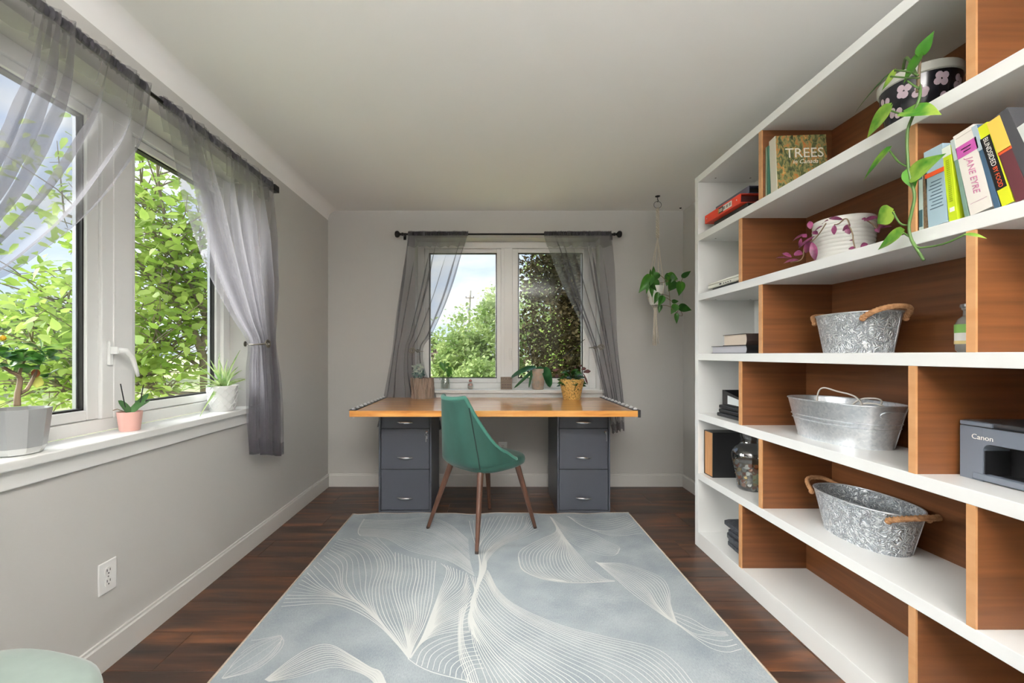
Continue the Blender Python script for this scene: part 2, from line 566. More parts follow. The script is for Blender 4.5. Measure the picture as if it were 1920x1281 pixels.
# ------------------------------------------------------------------ two fill lamps added out of view behind the camera to brighten the room
def fill_lamp_mat():
    m, nt, b = new_mat('fill_lamp_glow')
    b.inputs['Base Color'].default_value = (0.95, 0.95, 0.93, 1)
    b.inputs['Emission Color'].default_value = (1.0, 0.985, 0.97, 1)
    b.inputs['Emission Strength'].default_value = 12.0
    return m
M['fill_lamp'] = fill_lamp_mat()
for k, (x, y) in enumerate(((-0.15, -0.55), (0.55, -0.55))):
    L = thing('fill_uplighter', 'white bowl fill uplighter added unseen behind the camera, %s' % ('nearer the window wall' if k == 0 else 'nearer the bookcase wall'), 'fill_lamp', (x, y, CZ), group='added fill lamps')
    m = MB(); m.lathe((x, y, CZ), [(0.07, 0), (0.07, -0.02), (0.012, -0.03), (0.012, -0.40)], 24, cap0=True, cap1=True)
    obj('canopy', m, M['chrome'], L, smooth=40)
    m = MB(); m.lathe((x, y, CZ - 0.48), [(0.06, 0.0), (0.16, 0.02), (0.24, 0.06), (0.27, 0.10), (0.262, 0.10), (0.23, 0.065), (0.15, 0.03), (0.05, 0.012)], 40, cap0=True, cap1=True)
    obj('bowl', m, M['vinyl'], L, smooth=40)
    m = MB(); m.lathe((x, y, CZ - 0.425), [(0.20, 0.0), (0.19, 0.012), (0.03, 0.02)], 40, cap0=False, cap1=True)
    obj('fill_disc', m, M['fill_lamp'], L, smooth=40)
    ld = bpy.data.lights.new('fill_light', 'AREA'); ld.shape = 'DISK'; ld.size = 0.36; ld.energy = FILL_W; ld.color = (1.0, 0.985, 0.965)
    lo = bpy.data.objects.new('fill_light', ld); COL.objects.link(lo); lo.parent = L
    lo.location = (0, 0, -0.395); lo.rotation_euler = (pi, 0, 0)
# ================================================================== bookcase
BF = 1.264                     # front face
BB = 1.591                     # wooden back
BEND, BEND0 = 2.626, -0.02     # far and near ends along Y
SH = [2.249, 1.892, 1.532, 1.172, 0.811, 0.450, 0.092]      # top surfaces of the boards
T = 0.040
DA = [(2.144, 2.165), (1.266, 1.288), (0.40, 0.42)]
DB = [(1.983, 2.005), (1.110, 1.132), (0.24, 0.26)]
bk = thing('bookcase', 'tall white bookcase with staggered brown wood dividers along the right wall', 'bookcase', (1.45, 1.3, 0))
obj('end_panel', MB().box(BF, 1.69, BEND - T, BEND, 0, SH[0]), M['white'], bk, bev=0.0015)
obj('end_panel', MB().box(BF, 1.69, BEND0, BEND0 + T, 0, SH[0]), M['white'], bk, bev=0.0015)
obj('top_board', MB().box(BF, 1.69, BEND0 + T, BEND - T, SH[0] - T, SH[0]), M['white'], bk, bev=0.0015)
for z in SH[1:6]:
    obj('shelf', MB().box(BF, 1.60, BEND0 + T, BEND - T, z - T, z), M['white'], bk, bev=0.0015)
obj('bottom_board', MB().box(BF, 1.60, BEND0 + T, BEND - T, 0.0, SH[6]), M['white'], bk, bev=0.0015)
obj('rear_board', MB().box(1.605, 1.612, BEND0 + T, BEND - T, 0.0, SH[0] - T), M['white'], bk)
for r in range(6):
    zt, zb = SH[r] - T, SH[r + 1]
    D = DB if r % 2 == 0 else DA
    for (a, b) in D:
        d = obj('divider', MB().box(BF + 0.006, BB, a, b, zb, zt), M['bwood'], bk)
        obj('edge_band', MB().box(BF, BF + 0.006, a, b, zb, zt), M['bedge'], d)
    ys = [D[0][0]] + [v for ab in D[1:] for v in (ab[1], ab[0])]
    for (y1, y0) in zip(ys[0::2], ys[1::2]):
        obj('back_panel', MB().box(BB, BB + 0.008, y0, y1, zb, zt), M['bwood'], bk)
    # peg holes under the boards near the far end
    for px_ in (1.335, 1.54):
        obj('peg_hole', MB().lathe((px_, 2.52, zt - 0.0006), [(0.005, 0), (0.005, 0.0005)], 10, cap0=True, cap1=True), M['black'], bk)

# ================================================================== rug
def rug_mat():
    m, nt, b = new_mat('rug_weave')
    f = noise_fac(nt, 260, (1, 0.35, 1), 3)
    f2 = noise_fac(nt, 5, (1, 1, 1), 5)
    c1 = ramp(nt, f, [(0.3, (162, 170, 175)), (0.7, (186, 192, 195))])
    c2 = ramp(nt, f2, [(0.3, (205, 210, 214)), (0.7, (246, 247, 247))])
    mx = nt.nodes.new('ShaderNodeMix'); mx.data_type = 'RGBA'; mx.blend_type = 'MULTIPLY'
    mx.inputs['Factor'].default_value = 1.0
    nt.links.new(c1, mx.inputs['A']); nt.links.new(c2, mx.inputs['B'])
    nt.links.new(mx.outputs['Result'], b.inputs['Base Color'])
    b.inputs['Roughness'].default_value = 0.95
    b.inputs['Specular IOR Level'].default_value = 0.1
    bump(nt, b, f, 0.25, 0.002)
    return m
M['rug'] = rug_mat()
M['rug_line'] = mat('rug_line', (214, 216, 213), 0.95, spec=0.1)
M['rug_edge'] = mat('rug_binding', (196, 184, 168), 0.9, c2=(178, 164, 148), scale=80)
RUX0, RUX1, RUY0, RUY1, RUZ = -0.992, 1.015, 0.12, 3.105, 0.008
rug = thing('area_rug', 'blue-grey area rug with flowing white leaf lines in front of the desk', 'rug', (0, 1.6, 0))
def far_edge(x):
    return RUY1 + 0.010 * sin(x * 9.0) + 0.006 * sin(x * 23 + 1) + 0.012 * (x > 0.9) * (x - 0.9) * 10
def rugp(u, v):
    x = RUX0 + (RUX1 - RUX0) * u
    y1 = far_edge(x)
    lift = 0.005 * max(0, (v - 0.985) / 0.015) * (0.5 + 0.5 * sin(x * 14))
    return Vector((x, RUY0 + (y1 - RUY0) * v, RUZ + lift))
m = MB().grid(rugp, 60, 80)
m.grid(lambda u, v: Vector((rugp(u, 1).x, rugp(u, 1).y, rugp(u, 1).z - v * (rugp(u, 1).z - 0.0005))), 60, 2)
m.box(RUX0, RUX1, RUY0, RUY1 - 0.02, 0.0005, RUZ - 0.001)
obj('weave', m, M['rug'], rug, smooth=40)
q = MB()
q.tube([(RUX0, RUY0 + 0.03 * k, 0.006) for k in range(99)] + [(RUX0, far_edge(RUX0), 0.007)], 0.0055, 6)
q.tube([(RUX1, RUY0 + 0.03 * k, 0.006) for k in range(99)] + [(RUX1, far_edge(RUX1), 0.007)], 0.0055, 6)
q.tube([(rugp(k / 60, 1).x, rugp(k / 60, 1).y, rugp(k / 60, 1).z - 0.002) for k in range(61)], 0.0045, 6)
obj('binding', q, M['rug_edge'], rug, smooth=True)

def spline(pts, n):
    """Catmull-Rom through 2D points"""
    P = [np.array(p, float) for p in pts]
    P = [2 * P[0] - P[1]] + P + [2 * P[-1] - P[-2]]
    out = []
    segs = len(P) - 3
    for i in range(n):
        t = i / (n - 1) * segs
        k = min(int(t), segs - 1); t -= k
        a, b, c, d = P[k:k + 4]
        out.append(0.5 * ((2 * b) + (-a + c) * t + (2 * a - 5 * b + 4 * c - d) * t * t + (-a + 3 * b - 3 * c + d) * t ** 3))
    return np.array(out)

LN = MB()
def rug_lines(guides, n, crop, w=0.0024):
    cx, cy, sc = crop
    G = [spline([(cx + u / sc, cy + v / sc) for u, v in g], 40) for g in guides]
    # measure on the floor, then blend the guide lines there
    G = [np.array([at(px, py, Z=RUZ)[:2] for px, py in g]) for g in G]
    for i in range(n):
        t = i / max(1, n - 1) * (len(G) - 1)
        k = min(int(t), len(G) - 2); t -= k
        L = G[k] * (1 - t) + G[k + 1] * t
        ww = w * 0.68 * random.uniform(0.75, 1.25)
        ok = (L[:, 0] > RUX0 + 0.006) & (L[:, 0] < RUX1 - 0.006) & (L[:, 1] < RUY1 - 0.03)
        zl = RUZ + 0.0005 + random.random() * 0.0012
        run = []
        for p, g_ in list(zip(L, ok)) + [(None, False)]:
            if g_: run.append(p)
            else:
                if len(run) > 2:
                    R = np.array(run)
                    tg = np.gradient(R, axis=0)
                    tg /= (np.linalg.norm(tg, axis=1, keepdims=True) + 1e-9)
                    nr = np.stack([-tg[:, 1], tg[:, 0]], 1) * ww
                    A, B = R + nr, R - nr
                    vs = [(p[0], p[1], zl) for p in A] + [(p[0], p[1], zl) for p in B]
                    m_ = len(R)
                    LN.add(vs, [(m_ + j, m_ + j + 1, j + 1, j) for j in range(m_ - 1)])
                run = []
LC, RC = (400, 950, 3.84), (880, 950, 3.31)
random.seed(5)
rug_lines([[(1085, 95), (1300, 100), (1550, 82), (1700, 130), (1835, 240)], [(1050, 160), (1300, 170), (1550, 200), (1720, 290), (1850, 400)],
           [(1055, 210), (1240, 230), (1420, 320), (1680, 385), (1880, 500)]], 30, LC, 0.0018)
rug_lines([[(1085, 90), (1050, 150), (1042, 190), (1058, 212)], [(1090, 92), (1055, 150), (1046, 190), (1062, 212)]], 2, LC)
rug_lines([[(1180, 225), (1290, 340), (1310, 440), (1290, 600), (1350, 800), (1390, 960), (1410, 1090)],
           [(900, 235), (1120, 300), (1195, 430), (1150, 600), (1180, 780), (1320, 970), (1410, 1092)],
           [(830, 320), (940, 400), (935, 560), (1010, 660), (1130, 760), (1300, 960), (1410, 1094)],
           [(690, 460), (780, 560), (900, 640), (1040, 700), (1180, 820), (1320, 980), (1410, 1096)],
           [(570, 615), (720, 630), (900, 655), (1050, 708), (1190, 830), (1325, 985), (1410, 1098)]], 24, LC)
rug_lines([[(1310, 330), (1310, 440), (1290, 600), (1350, 800), (1390, 960), (1410, 1090)],
           [(1450, 372), (1460, 500), (1430, 650), (1450, 800), (1410, 960), (1412, 1090)],
           [(1600, 395), (1590, 520), (1570, 690), (1520, 850), (1450, 990), (1414, 1090)]], 13, LC)
rug_lines([[(1640, 410), (1680, 470), (1620, 640), (1560, 800), (1500, 950), (1418, 1090)],
           [(1830, 480), (1790, 600), (1640, 720), (1565, 850), (1500, 970), (1418, 1092)],
           [(1860, 640), (1780, 740), (1640, 820), (1560, 900), (1490, 990), (1420, 1093)],
           [(1840, 900), (1720, 905), (1600, 930), (1520, 970), (1470, 1020), (1420, 1095)]], 26, LC)
rug_lines([[(1460, 1140), (1500, 1040), (1600, 970), (1720, 930), (1850, 905)], [(1830, 1262), (1835, 1215), (1870, 1180), (1900, 1168), (1950, 1165)]], 10, LC)
rug_lines([[(1400, 1095), (1480, 1150), (1600, 1200), (1820, 1255), (1900, 1280)], [(1402, 1098), (1482, 1153), (1602, 1203), (1822, 1258), (1902, 1283)]], 2, LC)
rug_lines([[(480, 930), (330, 960), (270, 965)], [(485, 932), (300, 1010), (140, 1130), (60, 1238)], [(500, 960), (380, 1100), (230, 1180), (60, 1240)],
           [(486, 930), (506, 985), (450, 1070), (300, 1180), (80, 1243)]], 9, LC, 0.0016)
rug_lines([[(370, 1250), (560, 1100), (720, 1010), (850, 1000), (1000, 1080), (1130, 1160), (1200, 1190), (1245, 1280)],
           [(400, 1262), (600, 1230), (800, 1170), (900, 1160), (1000, 1180), (1080, 1210), (1140, 1250), (1170, 1290)]], 12, LC)
rug_lines([[(530, 640), (860, 650), (1050, 705), (1200, 830), (1330, 980), (1410, 1095)], [(490, 720), (820, 700), (1000, 745), (1180, 850), (1320, 990), (1410, 1100)]], 4, LC)
rug_lines([[(1850, 500), (1880, 600), (1860, 700), (1835, 800), (1845, 900)], [(1920, 520), (1900, 640), (1870, 720), (1860, 850), (1920, 1000)]], 5, LC)
# right half
rug_lines([[(0, 90), (20, 180), (55, 300), (62, 400), (40, 500), (15, 570)], [(180, 60), (120, 160), (60, 260), (75, 380), (50, 470), (18, 570)],
           [(360, 60), (330, 140), (200, 210), (100, 290), (80, 400), (20, 570)], [(430, 150), (330, 195), (200, 245), (115, 330), (100, 400), (25, 570)]], 22, RC, 0.002)
rug_lines([[(500, 62), (540, 150), (450, 200), (335, 260), (305, 310), (330, 390), (430, 440), (550, 465)],
           [(505, 66), (565, 170), (540, 230), (480, 300), (480, 370), (520, 420), (560, 450), (610, 468)],
           [(510, 70), (575, 180), (600, 240), (610, 310), (640, 370), (680, 420), (730, 450), (770, 467)],
           [(520, 80), (595, 195), (640, 250), (690, 310), (740, 370), (800, 420), (850, 450), (905, 462)]], 24, RC)
rug_lines([[(305, 310), (330, 390), (430, 440), (550, 465), (700, 472), (905, 462)], [(303, 312), (328, 392), (428, 443), (548, 468), (698, 475), (903, 465)]], 2, RC)
rug_lines([[(500, 62), (600, 130), (750, 160), (850, 215), (930, 252), (925, 285)], [(585, 195), (690, 255), (780, 290), (850, 305), (900, 303), (925, 287)]], 10, RC, 0.0016)
rug_lines([[(600, 60), (700, 82), (850, 85), (980, 58)], [(610, 62), (720, 130), (850, 150), (960, 130), (1020, 100)], [(620, 64), (700, 120), (850, 175), (960, 180), (1070, 165)]], 11, RC, 0.0018)
rug_lines([[(800, 350), (950, 355), (1100, 400), (1200, 450), (1240, 520), (1250, 610), (1290, 730)], [(790, 345), (920, 400), (1030, 450), (1110, 520), (1160, 600), (1220, 670), (1295, 735)],
           [(780, 340), (900, 440), (1000, 530), (1080, 590), (1150, 640), (1220, 690), (1300, 740)]], 16, RC, 0.002)
rug_lines([[(1270, 660), (1380, 700), (1470, 755), (1540, 778), (1590, 780)], [(1290, 725), (1400, 790), (1500, 800), (1570, 805), (1610, 800)], [(1300, 740), (1400, 815), (1500, 880), (1600, 905), (1690, 885)]], 7, RC)
rug_lines([[(62, 430), (110, 395), (180, 520), (300, 620), (560, 735), (850, 810), (1150, 880), (1300, 990), (1390, 1100)],
           [(60, 440), (100, 450), (170, 570), (300, 680), (480, 780), (700, 880), (900, 950), (1050, 1020), (1150, 1100)],
           [(30, 540), (60, 640), (150, 740), (250, 820), (380, 900), (480, 960), (580, 1020), (650, 1060), (700, 1100)],
           [(18, 565), (20, 680), (70, 780), (130, 860), (190, 930), (250, 980), (300, 1030), (350, 1070), (380, 1100)],
           [(8, 590), (5, 700), (15, 800), (30, 880), (55, 950), (75, 1000), (90, 1040), (105, 1080), (110, 1100)]], 32, RC)
rug_lines([[(-10, 600), (-40, 720), (-30, 860), (20, 980), (60, 1100)], [(-60, 640), (-70, 800), (-60, 940), (-30, 1040), (-10, 1100)]], 6, RC)
obj('leaf_line_pattern', LN, M['rug_line'], rug, fix=False)['kind'] = 'stuff'

# ================================================================== desk
M['pine'] = None
def pine():
    m, nt, b = new_mat('varnished_pine')
    f = noise_fac(nt, 2.6, (1.0, 13, 6), 7, rnd=True, dist=0.6)
    col = ramp(nt, f, [(0.28, (172, 100, 40)), (0.46, (222, 150, 70)), (0.72, (238, 182, 104))])
    g = nt.nodes.new('ShaderNodeNewGeometry')
    v = nt.nodes.new('ShaderNodeTexVoronoi'); v.inputs['Scale'].default_value = 3.2
    mp = nt.nodes.new('ShaderNodeMapping'); mp.inputs['Scale'].default_value = (0.8, 2.2, 1.6)
    nt.links.new(g.outputs['Position'], mp.inputs[0]); nt.links.new(mp.outputs[0], v.inputs['Vector'])
    kn = nt.nodes.new('ShaderNodeValToRGB')
    kn.color_ramp.elements[0].position = 0.028; kn.color_ramp.elements[0].color = (0, 0, 0, 1)
    kn.color_ramp.elements[1].position = 0.075; kn.color_ramp.elements[1].color = (1, 1, 1, 1)
    nt.links.new(v.outputs['Distance'], kn.inputs[0])
    mx = nt.nodes.new('ShaderNodeMix'); mx.data_type = 'RGBA'
    mx.inputs['A'].default_value = lin((84, 46, 22))
    nt.links.new(kn.outputs[0], mx.inputs['Factor']); nt.links.new(col, mx.inputs['B'])
    nt.links.new(mx.outputs['Result'], b.inputs['Base Color'])
    b.inputs['Roughness'].default_value = 0.30
    b.inputs['Coat Weight'].default_value = 1.0
    b.inputs['Coat Roughness'].default_value = 0.10
    return m
M['pine'] = pine()
DX0, DX1, DY0, DY1, DZ0, DZ1 = -0.921, 0.986, 2.798, 3.67, 0.757, 0.797
dk = thing('desk', 'honey-coloured plank desk with bolted metal end straps under the back window', 'desk', (0.03, 3.23, DZ0))
nb = 6
for k in range(nb):
    a, b = DY0 + (DY1 - DY0) * k / nb, DY0 + (DY1 - DY0) * (k + 1) / nb
    obj('plank', MB().box(DX0, DX1, a + 0.0004, b - 0.0004, DZ0, DZ1), M['pine'], dk, bev=0.002)
for s, x0, x1 in ((-1, DX0 - 0.004, DX0 + 0.040), (1, DX1 - 0.040, DX1 + 0.004)):
    m = MB().box(x0, x1, DY0 + 0.002, DY1, DZ1, DZ1 + 0.005)
    if s > 0: m.box(DX1 - 0.014, DX1 + 0.005, DY0 - 0.003, DY0 + 0.004, DZ0 - 0.004, DZ1 + 0.005)
    m.box(DX1, DX1 + 0.005, DY0, DY1, DZ0 - 0.003, DZ1) if s > 0 else m.box(DX0 - 0.005, DX0, DY0 + 0.06, DY1, DZ0 - 0.003, DZ1)
    st = obj('metal_strap', m, M['dark_steel'], dk, bev=0.001)
    for k in range(10):
        y = DY0 + 0.035 + k * 0.0885
        x = (x0 + x1) / 2
        b = MB().lathe((x, y, DZ1 + 0.005), [(0.013, 0), (0.013, 0.007), (0.011, 0.009)], 6, cap0=True, cap1=True)
        b.lathe((x, y, DZ1 + 0.013), [(0.005, 0), (0.005, 0.005)], 8, cap1=True)
        obj('bolt', b, M['bolt'], st)
    b = MB().lathe(((x0 + x1) / 2, DY0 + 0.035, DZ0 - 0.014), [(0.005, 0), (0.005, 0.006), (0.009, 0.006), (0.009, 0.014)], 8, cap0=True)
    obj('bolt', b, M['bolt'], st)

# ================================================================== filing cabinets
def cabinet(x0, x1, label, key):
    y0, y1, h = 3.125, 3.60, DZ0
    c = thing('filing_cabinet', label, 'cabinet', ((x0 + x1) / 2, (y0 + y1) / 2, 0), group='filing cabinets under the desk')
    t = 0.013
    m = MB()
    m.box(x0, x0 + t, y0, y1, 0, h); m.box(x1 - t, x1, y0, y1, 0, h); m.box(x0 + t, x1 - t, y1 - t, y1, 0, h)
    m.box(x0 + t, x1 - t, y0, y1 - t, h - 0.02, h); m.box(x0 + t, x1 - t, y0, y1 - t, 0, 0.022)
    obj('body', m, M['cabinet'], c, bev=0.002)
    obj('inner', MB().box(x0 + t, x1 - t, y0 + 0.026, y1 - t, 0.022, h - 0.02), M['cabinet_dark'], c)
    for k, (z0, z1, hz) in enumerate(((0.6255, 0.733, 0.668), (0.3255, 0.6215, 0.410), (0.0255, 0.3215, 0.113))):
        d = obj('drawer', MB().box(x0 + t + 0.0035, x1 - t - 0.0035, y0 + 0.004, y0 + 0.024, z0, z1), M['cabinet'], c, bev=0.002)
        xm = (x0 + x1) / 2
        def hf(u, v):
            a = (u - 0.5) * 2
            w = (1 - a * a) ** 0.6
            bow = 0.022 * (1 - a * a)
            an = v * 2 * pi
            return Vector((xm + a * 0.059, y0 + 0.004 - bow - 0.0035 * cos(an), hz + (0.0075 * w + 0.001) * sin(an) - 0.002 * a))
        obj('handle', MB().grid(lambda u, v: hf(v, u), 10, 17, closeu=True), M['chrome'], d, smooth=True)
        if k == 1:
            lx, lz = x1 - t - 0.022, z1 - 0.026
            lk = MB()
            prof = [(0.010, 0), (0.010, 0.005), (0.008, 0.007)]
            L_ = MB().lathe((0, 0, 0), prof, 14, cap1=True)
            R_ = Matrix.Translation((lx, y0 + 0.004, lz)) @ Matrix.Rotation(radians(90), 4, 'X')
            lk.add([R_ @ Vector(p) for p in L_.v], L_.f)
            lo = obj('lock', lk, M['chrome'], d, smooth=40)
            if key:
                q = MB()
                q.box(lx - 0.001, lx + 0.001, y0 - 0.028, y0 - 0.003, lz - 0.004, lz + 0.004)
                q.tube([(lx + 0.009 * cos(a / 12 * 2 * pi), y0 - 0.028, lz - 0.010 + 0.012 * sin(a / 12 * 2 * pi)) for a in range(13)], 0.0012, 6)
                q.box(lx - 0.002, lx + 0.010, y0 - 0.029, y0 - 0.027, lz - 0.042, lz - 0.022)
                q.box(lx - 0.004, lx + 0.002, y0 - 0.029, y0 - 0.027, lz - 0.064, lz - 0.038)
                obj('key', q, M['steel'], lo)
            else:
                q = MB().box(lx - 0.001, lx + 0.006, y0 - 0.016, y0 - 0.003, lz - 0.012, lz + 0.008)
                q.box(lx + 0.000, lx + 0.005, y0 - 0.017, y0 - 0.015, lz - 0.062, lz - 0.012)
                obj('key', q, M['steel'], lo)
    return c
cabinet(-0.813, -0.426, 'dark grey three-drawer filing cabinet behind the green chair', True)
cabinet(0.495, 0.884, 'dark grey three-drawer filing cabinet under the desk end by the bookcase', False)

# ================================================================== velvet chairs
M['velvet_green'] = mat('green_velvet', (22, 62, 53), 0.75, c2=(36, 84, 73), scale=9, sheen=0.2, spread=0.3, stretch=(1, 1, 0.5))
M['velvet_green_edge'] = mat('green_velvet_piping', (60, 118, 104), 0.7, sheen=0.3)
M['velvet_seam'] = mat('green_velvet_seam', (10, 34, 28), 0.8)
M['velvet_sage'] = mat('sage_velvet', (132, 146, 138), 0.75, c2=(152, 166, 158), scale=9, sheen=0.35, spread=0.3)
M['velvet_sage_edge'] = mat('sage_velvet_piping', (160, 174, 166), 0.7, sheen=0.4)
M['velvet_sage_seam'] = mat('sage_velvet_seam', (110, 126, 112), 0.8)
M['leg'] = mat('walnut_leg', (96, 64, 48), 0.35, c2=(72, 46, 34), scale=14, stretch=(3, 3, 0.6), coat=0.2)
M['foot'] = mat('leg_foot', (40, 28, 22), 0.6)

def chair(label, cat, loc, ang, V, E, Sm, feet):
    c = thing('velvet_chair', label, cat, loc, ang, group='velvet dining chairs')
    zs = 0.440
    def hgt(u):
        a = abs(u)
        base = 0.895 - 0.012 * (1 - (a / 0.40) ** 2) if a < 0.40 else 0.895
        if a > 0.36:
            w = (a - 0.36) / 0.64
            k = 1 - (1 - w) ** 1.55
            base = 0.895 + (0.485 - 0.895) * k
        return base
    def shell(u, v, off=0.0):
        u = (u - 0.5) * 2
        z = zs + (hgt(u) - zs) * v
        t = max(0.0, (z - 0.46) / 0.44)
        th = u * radians(112)
        cx, sx = cos(th), sin(th)
        ex = 0.72
        bx = -abs(cx) ** ex * math.copysign(1, cx) * 0.235 + 0.0
        by = abs(sx) ** ex * math.copysign(1, sx) * 0.238
        narrow = 1 - 0.36 * t ** 1.15
        flare = 1 - 0.20 * max(0, 1 - (z - zs) / 0.05) ** 2
        x = bx * flare * (1 - 0.25 * t if bx > -0.05 else 1) - 0.055 * t - 0.01 + (0.03 * t * (1 - cx) )
        y = by * narrow * flare
        n = Vector((x + 0.03, y, 0)).normalized()
        return Vector((x, y, z)) + n * off
    m = MB().grid(lambda u, v: shell(u, v), 61, 22)
    bo = obj('backrest', m, V, c, smooth=True, local=True, solid=-0.028)
    pts = [shell(i / 80, 1.0, -0.012) + Vector((0, 0, 0.001)) for i in range(81)]
    obj('piping', MB().tube(pts, 0.0150, 8), E, bo, smooth=True, local=True)
    for s in (0.29, 0.71):
        obj('seam', MB().tube([shell(s, 0.01 + 0.985 * k / 24, 0.0012) for k in range(25)], 0.0036, 6), Sm, bo, smooth=True, local=True)
    # seat cushion: D shape with a rounded front
    def outline(an, k):
        ex = 0.66
        cx, sx = cos(an), sin(an)
        fx = 0.275 if cx > 0 else 0.205
        return Vector((math.copysign(abs(cx) ** ex, cx) * fx * k, math.copysign(abs(sx) ** ex, sx) * 0.236 * k * (1 - 0.05 * (cx > 0) * cx), 0))
    prof = [(0.70, 0.425), (0.90, 0.430), (0.985, 0.444), (1.0, 0.462), (0.985, 0.480), (0.93, 0.493), (0.80, 0.500), (0.5, 0.503), (0.02, 0.503)]
    sm = MB()
    seg = 56
    vs = []; fs = []
    for (k, z) in prof:
        for i in range(seg):
            p = outline(2 * pi * i / seg, k)
            p.z = z - 0.012 * (1 - k) * (k < 0.95) * (z > 0.47)
            vs.append(p)
    for j in range(len(prof) - 1):
        for i in range(seg):
            i2 = (i + 1) % seg
            fs.append((j * seg + i, j * seg + i2, (j + 1) * seg + i2, (j + 1) * seg + i))
    fs.append(tuple(range(seg - 1, -1, -1))); fs.append(tuple((len(prof) - 1) * seg + i for i in range(seg)))
    sm.add(vs, fs)
    obj('seat', sm, V, c, smooth=True, local=True)
    for (fx, fy), (tx, ty) in zip(feet, ((-0.15, 0.15), (-0.15, -0.15), (0.17, -0.15), (0.17, 0.15))):
        p0, p1 = Vector((tx, ty, 0.432)), Vector((fx, fy, 0.012))
        l = obj('leg', MB().tube([p0, p0.lerp(p1, 0.3), p0.lerp(p1, 0.7), p1], [0.020, 0.0185, 0.0145, 0.0115], 14), M['leg'], c, smooth=50, local=True)
        d = (p1 - p0).normalized()
        obj('glide', MB().tube([p1 - d * 0.002, p1 + d * 0.0125], [0.0118, 0.0105], 12), M['foot'], l, smooth=50, local=True)
    return c
# feet of the green chair measured on the floor
FT = [at(803, 992, Z=0.004), at(894, 1040, Z=0.004), at(1003, 992, Z=0.004), at(918, 957.5, Z=0.0)]
cc = sum(FT, Vector()) / 4
fw = ((FT[2] + FT[3]) - (FT[0] + FT[1]))
ang = math.atan2(fw.y, fw.x)
ca, sa = cos(-ang), sin(-ang)
loc_feet = [((p.x - cc.x) * ca - (p.y - cc.y) * sa, (p.x - cc.x) * sa + (p.y - cc.y) * ca) for p in FT]
chair('dark green velvet chair with tapered walnut legs drawn up to the desk', 'chair', (cc.x, cc.y, 0.008), ang,
      M['velvet_green'], M['velvet_green_edge'], M['velvet_seam'], loc_feet)
chair('pale sage velvet chair in the near left corner, only its seat in view', 'chair', (-1.035, 0.715, 0.0), radians(76),
      M['velvet_sage'], M['velvet_sage_edge'], M['velvet_sage_seam'], [(-0.25, 0.245), (-0.25, -0.245), (0.25, -0.245), (0.25, 0.245)])
# ================================================================== curtains
M['sheer'] = sheer_mat('grey_sheer', (112, 109, 116), 0.46, (204, 201, 208))
M['sheer_dense'] = sheer_mat('grey_sheer_gathered', (96, 94, 102), 0.82, (120, 118, 126))
M['rod'] = mat('rod_black', (30, 28, 28), 0.35, 0.5)
M['holdback'] = mat('holdback_pewter', (128, 122, 112), 0.35, 0.9)

def interp(keys, z):
    """keys: list of (z, value), any order; linear with soft ends"""
    ks = sorted(keys)
    if z <= ks[0][0]: return ks[0][1]
    for (z0, v0), (z1, v1) in zip(ks[:-1], ks[1:]):
        if z <= z1:
            t = (z - z0) / (z1 - z0)
            return v0 + (v1 - v0) * t
    return ks[-1][1]

def smooth_keys(keys):
    """resample a hand-measured edge with a spline so that it falls in a soft curve"""
    P = spline([(z, v) for z, v in sorted(keys)], 60)
    return [(float(a), float(b)) for a, b in P]

